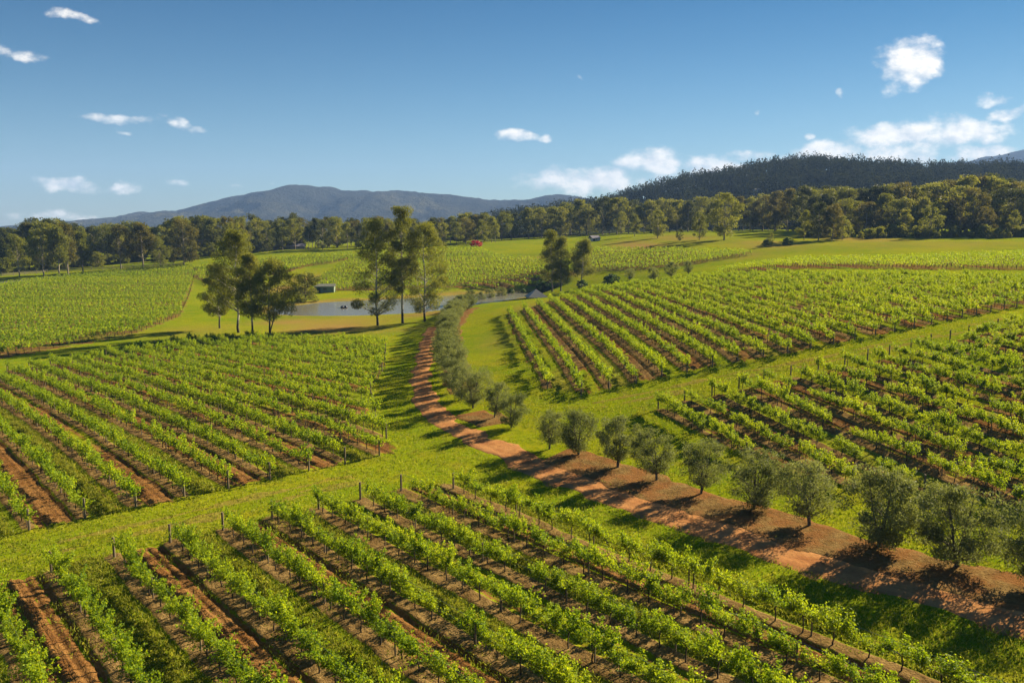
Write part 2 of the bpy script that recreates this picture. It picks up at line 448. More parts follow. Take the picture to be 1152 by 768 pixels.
# ------------------------------------------------------------------ vineyard blocks
ORD = ['first', 'second', 'third', 'fourth', 'fifth', 'sixth', 'seventh', 'eighth', 'ninth', 'tenth', 'eleventh', 'twelfth', 'thirteenth', 'fourteenth',
       'fifteenth', 'sixteenth', 'seventeenth', 'eighteenth', 'nineteenth', 'twentieth'] + ['twenty-' + w for w in
       ('first', 'second', 'third', 'fourth', 'fifth', 'sixth', 'seventh', 'eighth', 'ninth')] + ['thirtieth'] + ['thirty-' + w for w in
       ('first', 'second', 'third', 'fourth', 'fifth', 'sixth', 'seventh', 'eighth', 'ninth')] + ['fortieth'] + ['forty-' + w for w in ('first', 'second', 'third', 'fourth', 'fifth', 'sixth', 'seventh', 'eighth', 'ninth')]

def vine_wood(rng, near):
    sg = 5 if near else 3
    j = lambda s: rng.normal() * s
    p = [(0, 0, -.1), (j(.03), j(.03), .25), (j(.05), j(.04), .55), (j(.03), j(.03), .85)]
    parts = [tube(p, [.045, .035, .03, .035], sg)]
    for s in (-1, 1):
        parts.append(tube([p[-1], (s * .25, j(.03), .93), (s * .72, j(.04), .95)], [.03, .022, .012], sg))
    return join(parts)
def vine_leaf(rng, n, L, sparse=1.0):
    C = []
    ns = int(rng.integers(17, 24) * sparse)
    for k in range(ns):
        x = rng.uniform(-.86, .86); lean = rng.normal() * .35; ln = rng.choice((rng.uniform(.25, .6), rng.uniform(.5, 1.08))); lx = rng.normal() * .22
        m = max(4, int(n / ns * ln / .62)); u = rng.uniform(.02, 1, m) ** .85
        c = np.stack([x + lx * u + rng.normal(size=m) * .09, lean * u ** 1.3 + rng.normal(size=m) * (.10 - .06 * u), .82 + ln * u - .22 * (abs(lean) * u ** 2) + rng.normal(size=m) * .05], 1)
        C.append(c)
    C = np.concatenate(C)
    return leaves(C, L, L * .85, rng, 0, .2)

rng = np.random.default_rng(11)
NEAR_W = [mesh_np('vine_trunk', *vine_wood(rng, True), [M['vine_wood']], smooth=True) for _ in range(6)]
NEAR_L = [mesh_np('vine_foliage', *vine_leaf(rng, 1350, .045, (1.1, 1.1, .95, .8)[i % 4]), [M['vine_leaf']]) for i in range(22)]
MID = []
for i in range(14):
    w = vine_wood(rng, False); l = vine_leaf(rng, 420, .068, (1, 1, .95, .8)[i % 4])
    v, f = join([w, l]); MID.append(mesh_np('grapevine', v, f, [M['vine_wood'], M['vine_far']], np.r_[np.zeros(len(w[1])), np.ones(len(l[1]))]))
def post_mesh(h, r):
    v, f = tube([(0, 0, -.3), (0, 0, h * .5), (0, 0, h)], [r, r, r * .96], 7)
    n = len(v); top = [n - 7 + k for k in range(7)]
    f = np.concatenate([f, [[top[0], top[1], top[2], top[3]], [top[0], top[3], top[4], top[5]], [top[0], top[5], top[6], top[6]]][:2]])
    return mesh_np('post', v, f, [M['post_wood']])
END_POST, MID_POST = post_mesh(1.32, .07), post_mesh(1.25, .04)

def clip_line(poly, n, d, s):
    """t-interval(s) of the line {n*s + d*t} inside a polygon"""
    ts = []
    for i in range(len(poly)):
        a = poly[i]; b = poly[(i + 1) % len(poly)]
        sa = a[0] * n[0] + a[1] * n[1] - s; sb = b[0] * n[0] + b[1] * n[1] - s
        if (sa > 0) != (sb > 0):
            u = sa / (sa - sb); p = (a[0] + (b[0] - a[0]) * u, a[1] + (b[1] - a[1]) * u)
            ts.append(p[0] * d[0] + p[1] * d[1])
    ts.sort()
    return [(ts[i], ts[i + 1]) for i in range(0, len(ts) - 1, 2)]

def frame(az):
    a = R(az); d = np.array((math.sin(a), math.cos(a))); return d, np.array((d[1], -d[0]))

def rows_of(poly, az, s0, sp_, smin=None, smax=None):
    d, n = frame(az)
    S = [p[0] * n[0] + p[1] * n[1] for p in poly]
    lo = min(S) if smin is None else smin; hi = max(S) if smax is None else smax
    k = math.ceil((lo - s0) / sp_); out = []
    while s0 + k * sp_ <= hi:
        s = s0 + k * sp_
        for a, b in clip_line(poly, n, d, s):
            if b - a > 4: out.append((k, s, a, b))
        k += 1
    return out

def block_sheet(name, label, poly, az, s0, sp_, ds, dt, soil_par=0, mix=0.0, tall=.6, rough=1.0, seed=0, dark=0.0, mw=.78):
    d, n = frame(az); P = np.array(poly); S = P @ n; T = P @ d
    s = np.arange(S.min() - 1.5, S.max() + 1.5, ds); t_ = np.arange(T.min() - 1.5, T.max() + 1.5, dt)
    SS, TT = np.meshgrid(s, t_)
    X = SS * n[0] + TT * d[0]; Y = SS * n[1] + TT * d[1]
    keep = psd(X, Y, poly) < 1.6
    ph = (SS - s0) / sp_; k = np.floor(ph + .5); v = (ph - k) * sp_         # v: metres from the vine line
    w = sp_ / 2 - np.abs(v)                                               # metres from the alley's middle
    alley = np.floor(ph); odd = np.mod(alley + soil_par, 2)
    nz = fbm(SS * .9, TT * .35, 3, seed); nz2 = fbm(SS * .12, TT * .05, 3, seed + 4); nz3 = fbm(SS * 3.1, TT * 2.3, 3, seed + 8)
    mul = sst(mw, mw - .38, np.abs(v) + (nz - .5) * .5)
    al = 1 - mul
    pick = np.clip(odd * (1 - mix) + mix * sst(.38, .62, fbm(alley * 3.7, TT * .03 + alley, 2, seed + 2)), 0, 1)
    soil = al * pick * (1 - .75 * sst(.55, .75, nz2)); soil = np.clip(soil + (nz - .5) * .25 * al * pick, 0, 1)
    tallg = al * (1 - pick) * tall
    dryg = al * (1 - pick) * sst(.45, .75, nz2) * .5
    m = np.stack([soil, np.maximum(mul * (.62 + .4 * nz), dark * soil * nz2 * 1.6), dryg, tallg], -1)
    sd = psd(X, Y, poly) + (nz - .5) * 1.6
    rel = .05 + .13 * mul * (.5 + nz3) + soil * (.05 * np.sin(v * 2 * np.pi / .55) + .09 * (nz3 - .4)) * rough + .06 * tallg * nz3
    wheel = np.exp(-((w - .62) / .16) ** 2) * al; rel = rel - .045 * wheel
    m[..., 0] = np.clip(m[..., 0] + .25 * wheel * al, 0, 1)
    rel = np.where(sd > -.7, rel * sst(.5, -.7, sd) - .3 * sst(-.1, 1.2, sd), rel)
    fade = sst(.3, -.6, sd)[..., None]; m = m * fade
    Z = terr(X, Y) + rel
    return tag(link(name, grid_mesh(name, X, Y, Z, [M['block']], m, keep=keep)), label, 'soil', kind='structure')

def put_row(a, b, s, d, n, label, group, near, skip=.03, wires=True, posts=True, gap=1.45):
    c = n * s + d * (a + b) / 2; z0 = tz(*c); ang = math.atan2(d[1], d[0])
    e = tag(link('vine_row', None, None, (c[0], c[1], z0), ang), label, 'vine row', group)
    L = b - a; us = np.arange(-L / 2 + .5, L / 2 - .3, gap)
    ps = us - 0; zz = terr(c[0] + d[0] * us, c[1] + d[1] * us) - z0
    jit = random.uniform(0, 1e3)
    for u, z in zip(us, zz):
        dens = vn(u * .23 + jit, jit)
        if random.random() < skip * (3 if dens < .3 else .7): continue
        fl = random.choice((0, math.pi)); h = random.uniform(.80, 1.14) * (.85 + .26 * dens)
        loc = (u + random.uniform(-.12, .12), random.uniform(-.06, .06), z + .06)
        if near:
            w = link('grapevine', random.choice(NEAR_W), e, loc, fl + random.uniform(-.12, .12), (1.02, 1.0, h))
            link('foliage', random.choice(NEAR_L), w, (0, 0, 0), random.choice((0, math.pi)), random.uniform(.92, 1.12))
        else:
            link('grapevine', random.choice(MID), e, loc, fl + random.uniform(-.12, .12), (1.02, random.uniform(.9, 1.15), h))
    if posts:
        np_ = max(2, int(round(L / 6.2)) + 1)
        for i, u in enumerate(np.linspace(-L / 2, L / 2, np_)):
            end = i in (0, np_ - 1)
            z = tz(c[0] + d[0] * u, c[1] + d[1] * u) - z0
            link('post', END_POST if end else MID_POST, e, (u, random.uniform(-.04, .04), z), random.uniform(0, 6), (1, 1, random.uniform(.94, 1.06)))
    if wires:
        q = np.linspace(-L / 2, L / 2, max(3, int(L / 4))); zq = terr(c[0] + d[0] * q, c[1] + d[1] * q) - z0
        w = join([tube(np.c_[q, np.zeros_like(q), zq + hgt], np.full(len(q), .006), 3) for hgt in (.95, 1.4)])
        link('wire', mesh_np('wire', *w, [M['wire']]), e)
    return e

def far_row(a, b, s, d, n, label, group, seed, per=26, L=.17, hgt=1.0):
    rg = np.random.default_rng(seed)
    ln = b - a; N = int(ln * per); u = rg.uniform(a, b, N); k = np.floor(u / 1.5)
    u = (k + .5) * 1.5 + (u - (k + .5) * 1.5) * .72 + rg.uniform(0, 1.5); u = np.clip(u, a, b)
    pres = vn(k * .37 + seed * 1.3, np.full(N, seed * .7)); ok = (rg.uniform(size=N) < .15 + 1.2 * pres); u = u[ok]; N = len(u); k = k[ok]
    hv = (.75 + .5 * vn(k * 1.7, np.full(N, seed * 2.1))) * hgt
    f = rg.uniform(0, 1, N) ** .8
    v = rg.normal(size=N) * (.12 + .16 * f)
    X = n[0] * (s + v) + d[0] * u; Y = n[1] * (s + v) + d[1] * u
    Z = terr(X, Y) + .75 + f * .95 * hv
    c0 = n * s + d * (a + b) / 2; z0 = tz(*c0)
    lv, lf = leaves(np.c_[X - c0[0], Y - c0[1], Z - z0], L, L * .8, rg, 0, .2)
    tr = np.arange(a + .7, b, 1.5); tX = n[0] * s + d[0] * tr - c0[0]; tY = n[1] * s + d[1] * tr - c0[1]; tZ = terr(tX + c0[0], tY + c0[1]) - z0
    r = .05; q = []
    for dx, dy in ((r, 0), (0, r)):
        q.append(np.stack([np.c_[tX - dx, tY - dy, tZ - .1], np.c_[tX + dx, tY + dy, tZ - .1], np.c_[tX + dx, tY + dy, tZ + 1], np.c_[tX - dx, tY - dy, tZ + 1]], 1).reshape(-1, 3))
    tv = np.concatenate(q); tf = np.arange(len(tv)).reshape(-1, 4)
    V, Fc = join([(tv, tf), (lv, lf)])
    me = mesh_np('vine_row', V, Fc, [M['vine_wood'], M['vine_far']], np.r_[np.zeros(len(tf)), np.ones(len(lf))])
    return tag(link('vine_row', me, None, (c0[0], c0[1], z0)), label, 'vine row', group)

def poly_px(pts): return [tuple(hit(x, y)[:2]) for x, y in pts]

# --- front block
d1, n1 = frame(-41.2)
def st(s, t): p = n1 * s + d1 * t; return (p[0], p[1])
FRONT = [st(3.2, 46.3), st(20, 45.8), st(30, 44.9), st(33.6, 43.2), st(33.6, 3), st(20, 12), st(3.2, 28)]
block_sheet('vineyard_soil', 'alternating tilled soil and grass alleys of the front block', FRONT, -41.2, 4.9, 2.98, .11, .28, soil_par=1, seed=1, mw=.72, tall=.8)
ST = {0: 45.2, 1: 45.2, 2: 45.1, 3: 45.3, 4: 45.1, 5: 45.0, 6: 44.7, 7: 44.6, 8: 44.3, 9: 42.4}
for k in range(10):
    s = 4.9 + 2.98 * k
    end = max(6, 28 - .9 * (s - 4.9)) - 3
    i = 9 - k
    lab = ('vine row nearest the red dirt track in the front block, separate bushy vines' if i == 0 else
           'vine row at the left edge of the front block, partly cut by the photo edge' if i == 9 else
           f'{ORD[i]} vine row counted from the red dirt track in the front block')
    put_row(end, ST[k], s, d1, n1, lab, 'vine rows of the front block', True, .05 if i in (0, 1, 5) else .025)

# --- left block
LEFT = [st(2.5, 53)] + [st(32.8, 52.6), st(33.6, 52.6), st(36.5, 59.5), st(39.5, 65.7), st(45.5, 76), st(51.5, 83.5), st(56.5, 90.4)] + poly_px(
    [(434, 391), (425, 386), (300, 381), (233, 384), (181, 390), (127, 399), (87, 407), (23, 415), (-30, 424)]) + [st(2.5, 110)]
LROWS = rows_of(LEFT, -41.2, 5.2, 3.0)
block_sheet('vineyard_soil', 'tilled soil and grass alleys of the block left of the track', LEFT, -41.2, 5.2, 3.0, .16, .5, soil_par=0, mix=.35, seed=2, mw=.62, tall=.8)
LR = sorted(LROWS, key=lambda r: r[1])
for i, (k, s, a, b) in enumerate(LR):
    lab = f'{ORD[i]} vine row counted from the left in the block left of the track'
    put_row(a, b, s, d1, n1, lab, 'vine rows of the block left of the track', False, .035, wires=False)

# --- right near block, behind the olive trees
A1 = hit(741.7, 460.7); B1 = hit(876.5, 521); az_rn = -18.0
dr, nr = frame(az_rn)
RN = poly_px([(729, 463), (777, 450), (834, 438), (863, 430), (949, 414), (1026, 395), (1094, 379), (1200, 352), (1330, 400), (1330, 560), (1160, 576), (1036, 556), (950, 547), (868, 529)])
s_rn = A1[0] * nr[0] + A1[1] * nr[1]
for i, (k, s, a, b) in enumerate(rows_of(RN, az_rn, s_rn, 3.1, s_rn - .5)):
    lab = ('vine row nearest the olive trees in the block behind them at right' if i == 0 else f'{ORD[i]} vine row behind the olive trees in the block at right')
    put_row(a, b, s, dr, nr, lab, 'vine rows of the block behind the olive trees', True, .10)
block_sheet('vineyard_soil', 'patchy brown soil of the block behind the olive trees', RN, az_rn, s_rn, 3.1, .16, .4, mix=.8, tall=.35, seed=3, dark=.6)

# --- right middle block
az_rb = -3.2; db, nb = frame(az_rb)
RB = poly_px([(607, 437), (655, 445), (740, 426), (806, 412), (883, 399), (956, 384), (1038, 368), (1152, 345), (1240, 328), (1240, 315.5), (1152, 315.5), (1040, 313.5), (906, 311),
              (822, 312), (755, 318), (737, 321), (677, 327), (641, 334), (619, 340), (587, 349), (567, 354)])
P0 = hit(614.6, 435); s_rb = P0[0] * nb[0] + P0[1] * nb[1]
for i, (k, s, a, b) in enumerate(rows_of(RB, az_rb, s_rb, 3.0, s_rb - .5)):
    lab = ('vine row at the left edge of the big block right of the hedge' if i == 0 else f'{ORD[i]} vine row from the left in the big block right of the hedge')
    put_row(a, b, s, db, nb, lab, 'vine rows of the big block right of the hedge', False, .03, wires=False)
block_sheet('vineyard_soil', 'dark tilled alleys of the big block right of the hedge', RB, az_rb, s_rb, 3.0, .2, .6, soil_par=0, mix=.3, tall=.3, seed=4, dark=.7)

# --- far blocks: each row one mesh
def far_block(px, az, sp_, what, seed, per, L, s0=0.0, mix=.6, hgt=1.0):
    poly = poly_px(px); d, n = frame(az)
    for j, (k, s, a, b) in enumerate(rows_of(poly, az, s0, sp_)):
        far_row(a, b, s, d, n, f'one of the close set vine rows in the {what}', f'vine rows of the {what}', seed * 100 + j, per, L, hgt)
    block_sheet('vineyard_soil', f'grass and mulch between the vines of the {what}', poly, az, s0, sp_, .5, 1.5, mix=mix, tall=.7, seed=seed)
far_block([(-40, 411), (0, 404), (75, 391), (150, 378), (205, 356), (216, 330), (222, 301), (160, 304), (90, 311), (0, 322), (-40, 327)], -86, 3.0, 'far left block below the gum trees', 5, 44, .16, hgt=1.05)
far_block([(348, 327), (420, 326.5), (503, 324), (610, 319.5), (640, 316), (640, 295), (607, 294), (575, 291), (556, 288.5), (536, 280), (503, 281), (400, 287), (385, 298), (352, 318)], 96, 3.0, 'block behind the pond', 6, 32, .19)
far_block([(215, 312), (222, 302), (300, 293), (352, 288.5), (395, 286.5), (396, 291), (377, 296), (352, 299), (335, 303), (290, 315), (240, 322)], 96, 3.0, 'strip of vines below the far trees', 7, 30, .19)
far_block([(652, 305), (725, 304), (782, 297.5), (847, 287.5), (834, 284.5), (746, 282), (676, 281.5), (648, 284)], 92, 3.0, 'block below the golf green', 8, 24, .17)
far_block([(780, 312.5), (830, 306.5), (906, 302.5), (1040, 303.5), (1152, 304), (1250, 304), (1250, 286), (1152, 287.5), (1000, 293), (893, 294.5)], az_rb, 3.0, 'top block of the right slope', 9, 30, .13, s0=s_rb)

# ------------------------------------------------------------------ track and mulch beds
def smooth_line(P, step=.5):
    P = np.asarray(P, float); seg = np.r_[0, np.cumsum(np.hypot(*np.diff(P, axis=0).T))]
    u = np.arange(0, seg[-1], step)
    q = np.c_[np.interp(u, seg, P[:, 0]), np.interp(u, seg, P[:, 1])]
    k = np.hanning(17); k /= k.sum()
    pad = np.pad(q, ((8, 8), (0, 0)), mode='edge')
    pad[:8] = q[0] - (q[1] - q[0]) * np.arange(8, 0, -1)[:, None]; pad[-8:] = q[-1] + (q[-1] - q[-2]) * np.arange(1, 9)[:, None]
    return np.c_[np.convolve(pad[:, 0], k, 'valid'), np.convolve(pad[:, 1], k, 'valid')]
def ribbon(name, label, line, half, vs, mat, off, seed, maskf=None, taper=True):
    d = np.gradient(line, axis=0); d /= np.linalg.norm(d, axis=1)[:, None]; n = np.c_[d[:, 1], -d[:, 0]]
    V, U = np.meshgrid(vs, np.arange(len(line)) * .5)
    X = line[:, :1] + n[:, :1] * V; Y = line[:, 1:] + n[:, 1:] * V
    hw = half(U) if callable(half) else half
    e = np.abs(V) - hw + (fbm(U * .45, V * .9, 4, seed) - .5) * 1.9
    if taper: e = np.maximum(e, np.maximum(3 - U, U - U.max() + 3) - hw * 0)
    rel = off * sst(.35, -.5, e) - .25 * sst(-.1, .9, e) + .05 * (fbm(U * 1.5, V * 2.2, 3, seed + 3) - .5) * (e < 0)
    m = np.zeros(X.shape + (4,))
    if maskf: m = maskf(U, V, m, hw)
    keep = e < 1.0
    return tag(link(name, grid_mesh(name, X, Y, terr(X, Y) + rel, [mat], m, keep=keep)), label, 'path' if 'track' in name else 'ground', kind='structure')
TR = [hit(*p)[:2] for p in ((489, 366), (487, 370), (483, 376.5), (476.5, 403), (473, 429.5), (479, 454), (495, 471.6), (517, 485), (540, 496), (571, 510), (601, 525), (634, 538),
                            (684, 557), (727, 571), (775, 586), (838, 606), (898, 627), (990, 652), (1095, 683))]
TR += [TR[-1] + (TR[-1] - TR[-2]) * k for k in (1, 2, 3)]
TRL = smooth_line(TR)
def tmask(U, V, m, hw):
    m[..., 0] = np.exp(-((np.abs(V) - .72) / .25) ** 2) * (.6 + .6 * fbm(U * .2, V * 2, 3, 71))
    m[..., 1] = .42 * np.exp(-(V / .28) ** 2) * sst(95, 20, U) + sst(hw - .5, hw + .2, np.abs(V)) * .5
    return m
ribbon('dirt_track', 'red dirt track curving between the vineyard blocks', TRL, (lambda U: 1.15 + .45 * sst(70, 125, U)), np.arange(-3.2, 3.21, .2), M['track'], .05, 31, tmask)

def wmask(U, V, m, hw):
    m[..., 2] = .25 + .5 * fbm(U * .3, V * 2, 3, 90); return m
LANE = [st(6 + 2.5 * k, 49.2 - .02 * k) for k in range(11)]
LANE2 = [hit(*p)[:2] for p in ((640, 462), (700, 450), (770, 436), (840, 420), (920, 406), (1000, 389), (1080, 372), (1150, 356))]
for base, nm in ((LANE, 'between the front and left blocks'), (LANE2, 'between the two right blocks')):
    B_ = smooth_line(base); dd_ = np.gradient(B_, axis=0); dd_ /= np.linalg.norm(dd_, axis=1)[:, None]; nn_ = np.c_[dd_[:, 1], -dd_[:, 0]]
    for sgn in (-.85, .85):
        ribbon('wheel_track', f'worn wheel line in the grass lane {nm}', B_ + nn_ * sgn, .34, np.arange(-1.4, 1.41, .14), M['ground'], .03, 91 + int(sgn * 2), wmask)
OL = [hit(*p)[:2] for p in ((618, 505), (651, 512), (695, 526), (739, 540.5), (789, 556), (848, 573), (911, 592), (988, 615), (1076, 638), (1165, 662))]
BED = smooth_line([OL[0] + (OL[0] - OL[1]) * .6] + OL + [OL[-1] + (OL[-1] - OL[-2]) * k for k in (1, 2)])
ribbon('mulch_bed', 'brown mulch strip under the row of olive trees', BED - np.array((.95, 1.0)), 2.25, np.arange(-3.8, 3.81, .2), M['mulch'], .07, 41)
OL2 = [hit(*p)[:2] for p in ((575, 481), (556, 470), (532, 459))]
BED2 = smooth_line([OL2[0] + (OL2[0] - OL2[1]) * .35] + OL2 + [OL2[-1] + (OL2[-1] - OL2[-2]) * .4])
ribbon('mulch_bed', 'small mulch patch under three olive trees near the track bend', BED2 - np.array((.6, .4)), 1.7, np.arange(-3, 3.01, .2), M['mulch'], .06, 43)
HEDGE = smooth_line([hit(*p)[:2] for p in ((519, 449), (511, 436), (506, 421), (503, 404), (502, 388), (504, 374), (511, 361), (521, 351), (533, 345))], .5)
ribbon('mulch_bed', 'leaf litter bed under the olive hedge', HEDGE + np.array((.8, 0)), 1.5, np.arange(-2.6, 2.61, .2), M['mulch'], .06, 47)

# ------------------------------------------------------------------ olive trees
rng = np.random.default_rng(23)
def olive(lo=.2, Rr=1.62, n=9500, forks=3, cr=.44, flat=.85, shape='oval', tr=.085):
    return tree_meshes('olive', rng, M['olive_leaf'], M['olive_wood'], H=4.0, lo=lo, Rr=Rr, nclus=int(rng.integers(58, 88)), cr=cr, nleaf=n, L=.085, W=.024, tr=tr, flat=flat,
                       droop=-.3, shape=shape, forks=forks)
OLV = [olive(), olive(.24, 1.5, 8000, 2), olive(.16, 1.7, 9000, 3), olive(.26, 1.55, 7000, 2, .38), olive(.2, 1.75, 9500, 4, .5), olive(.18, 1.6, 8500, 3)]
OROW = [olive(.24, 1.35, 7500, 2), olive(.2, 1.6, 12000, 3, .5), olive(.24, 1.75, 10500, 3), olive(.24, 1.7, 9500, 2, .42), olive(.26, 1.6, 7500, 2, .40),
        olive(.14, 1.85, 11000, 4, .48, .7), olive(.25, 1.75, 8500, 2, .42), olive(.15, 1.78, 14500, 4, .50, .9), olive(.18, 1.9, 13000, 3, .50, .8), olive()]
OLAB = ['olive tree at the track bend, first of the trackside row, smallish crown', 'second olive tree from the bend in the trackside row, dense round crown',
        'third olive tree from the bend in the trackside row, spreading crown', 'fourth olive tree from the bend in the trackside row, thin leaning trunk',
        'fifth olive tree from the bend in the trackside row, wispy sparse crown', 'sixth olive tree from the bend in the trackside row, wide low crown',
        'seventh olive tree from the bend in the trackside row, airy crown', 'largest dark olive tree in the trackside row, low forked trunk',
        'big round olive tree beside the track at the lower right', 'olive tree cut off by the right edge of the photo']
OS = (.78, .92, .95, .92, .92, 1.0, 1.0, 1.16, 1.14, 1.1)
for i, (p, s) in enumerate(zip(OL, OS)):
    put_tree('olive_tree', OROW[i], p[0], p[1], s * 1.0, random.uniform(0, 6.28), OLAB[i], 'olive tree', 'olive trees along the red track', 1.0)
for i, (p, lab) in enumerate(zip(OL2, ('olive tree at the right end of the trio near the track bend', 'middle olive tree of the trio near the track bend',
                                        'wide dark olive tree at the left end of the trio near the bend'))):
    put_tree('olive_tree', OLV[(i + 2) % 6], p[0], p[1], (.82, .85, 1.0)[i], random.uniform(0, 6.28), lab, 'olive tree', 'olive trees along the red track')
hl = len(HEDGE); st_ = 0
for i in range(0, hl, 8):
    p = HEDGE[i] + np.random.default_rng(i).normal(size=2) * .25
    put_tree('olive_tree', OLV[(i // 8) % 6], p[0], p[1], random.uniform(.88, 1.12), random.uniform(0, 6.28),
             'grey green olive tree merged into the hedge along the track', 'olive tree', 'olive trees of the trackside hedge')
for i, (x, y, s, lab) in enumerate(((541, 341, .85, 'round olive bush at the pond corner, left of two neighbours'), (552, 339, .95, 'middle olive bush at the pond corner above the hedge'),
                                   (565, 336.5, 1.0, 'olive tree with a visible stem at the pond corner'), (690, 322, .0, ''),
                                   (708.6, 315, .85, 'small round olive bush behind the vines, left of three'), (734, 317, .95, 'middle round olive bush behind the vines with short trunk'),
                                   (755, 312, 1.05, 'largest round olive bush standing behind the big block'), (774.5, 309, .9, 'rightmost round olive bush behind the big block'))):
    if s:
        p = hit(x, y); put_tree('olive_tree', OLV[i % 6], p[0], p[1], s, random.uniform(0, 6), lab, 'olive tree', 'olive bushes by the pond and upper vines')

# ------------------------------------------------------------------ gum trees near the pond
rng = np.random.default_rng(5)
GUMS = [  # px, base py, top py, half-width px, label, leaf, low crown frac
    (247, 369, 296, 17, 'left gum of the four by the grass lane, pale slim trunk', 'gum_light', .28),
    (268.5, 374, 256, 24, 'tallest gum of the four by the grass lane, leaning pale trunk', 'gum_leaf', .30),
    (284.5, 376, 284, 15, 'slender gum between two others in the group of four', 'gum_light', .30),
    (304, 376, 290, 26, 'right gum of the four, forked at the base, spreading crown', 'gum_light', .28),
    (425, 366, 243, 27, 'left gum of the pond trio with low drooping branches', 'gum_leaf', .16),
    (453, 363.5, 229, 17, 'tallest gum of the pond trio with long bare trunk', 'gum_leaf', .40),
    (478, 361.5, 249, 26, 'bushy right gum of the pond trio, leafy almost to the ground', 'gum_light', .15),
    (621, 328, 258, 14, 'tall narrow gum of the pair beside the grey pavilion roof', 'gum_leaf', .22),
    (631, 327.5, 265, 12, 'second narrow gum of the pair beside the grey pavilion roof', 'gum_leaf', .2),
    (655, 322, 268, 17, 'lone spreading gum right of the pair by the pavilion', 'gum_leaf', .3)]
for px, by, ty, hw, lab, lf, lo in GUMS:
    b = hit(px, by); D = b[1]; H = at(px, ty, D)[2] - b[2]; Rr = hw * D / F * (1.2 if px < 320 else 1.15 if px < 600 else .9)
    nc = int(44 + H * 1.6)
    ms = tree_meshes('gum', rng, M[lf], M['gum_bark'], H=H, lo=lo, Rr=Rr, nclus=nc, cr=.5 + .16 * Rr if px < 600 else 1.35, nleaf=int((7500 + Rr * 2300) * (.95 if px < 320 else 1)), L=.19, W=.06, tr=.009 * H + .06, flat=.8, droop=.9,
                     shape='tall', lean=rng.uniform(-.02, .02), forks=2 if 'forked' in lab else 1)
    put_tree('gum_tree', ms, b[0], b[1], 1, 0, lab, 'gum tree', 'gum trees standing around the pond', z=b[2])
# pond bush and green shrubs
BUSH = [tree_meshes('bush', rng, M['gum_leaf'], M['olive_wood'], H=5.5, lo=.08, Rr=2.6, nclus=40, cr=.8, nleaf=3800, L=.2, W=.08, tr=.12, forks=3, shape='dome') for _ in range(2)]
SHR = [tree_meshes('shrub', rng, M['shrub_leaf'], M['olive_wood'], H=2.6, lo=.05, Rr=1.7, nclus=30, cr=.55, nleaf=2600, L=.16, W=.08, tr=.06, forks=3, shape='dome') for _ in range(2)]
SHR2 = [tree_meshes('shrub', rng, M[k], M['olive_wood'], H=3.2, lo=.05, Rr=1.9, nclus=26, cr=.7, nleaf=1700, L=.24, W=.10, tr=.06, forks=3, shape='tall') for k in ('gum_light', 'gum_leaf', 'gum_light')]
b = hit(344, 339); put_tree('shrub', BUSH[0], b[0], b[1], 1.45, 1, 'large dark bushy tree at the left end of the pond beside the shed', 'bush')
for x, y, s, lab in ((611, 328, 1.3, 'dark green shrub behind the grey pavilion roof'), (686, 322, 1.35, 'bright green round shrub behind the upper corner of the big block'),
                     (655, 323.5, .9, 'low green shrub at the foot of the lone gum'), (574, 332, .8, 'dark low shrub on the far pond bank'), (590, 331, .7, 'small dark shrub beside the pavilion on the pond bank'),
                     (408, 353, .45, 'tiny reed clump on the near pond bank'), (392, 353.5, .35, 'smaller reed clump on the near pond bank by the floats')):
    b = hit(x, y); put_tree('shrub', SHR[int(x) % 2], b[0], b[1], s, x, lab, 'shrub')
RED = tree_meshes('red', rng, M['red_bloom'], M['olive_wood'], H=3.0, lo=.05, Rr=2.9, nclus=34, cr=.7, nleaf=2600, L=.2, W=.12, tr=.08, forks=3, shape='dome')
b = hit(535, 277.5); put_tree('flowering_shrub', RED, b[0], b[1], .95, 0, 'bright red flowering shrub at the edge of the far trees', 'shrub')

# ------------------------------------------------------------------ the tree line
rng = np.random.default_rng(77)
FAR = {}
for key, leaf in (('dark', 'gum_dark'), ('mid', 'gum_leaf'), ('olive', 'gum_olive'), ('light', 'gum_light')):
    FAR[key] = [tree_meshes('far_gum', rng, M[leaf], M['far_bark'], H=20, lo=lo, Rr=Rr, nclus=nc, cr=1.8, nleaf=4600, L=.40, W=.16, tr=.28, flat=.8, droop=.5, shape=sh, seg=5)
                for lo, Rr, nc, sh in ((.16, 6.4, 46, 'dome'), (.22, 5.4, 40, 'tall'), (.12, 7.0, 50, 'oval'), (.36, 4.9, 36, 'tall'), (.32, 5.8, 40, 'dome'))]
def far_tree(px, D, top, key, var, label, group, wf=1.0):
    X = at(px, 260, D)[0]; z = tz(X, D); H = max(at(px, top, D)[2] - z, 5)
    s = H / 20
    e = put_tree('gum_tree', FAR[key][var], X, D, s, random.uniform(0, 6.28), label, 'gum tree', group, z=z)
    e.scale = (s * wf, s * wf, s)
    return e
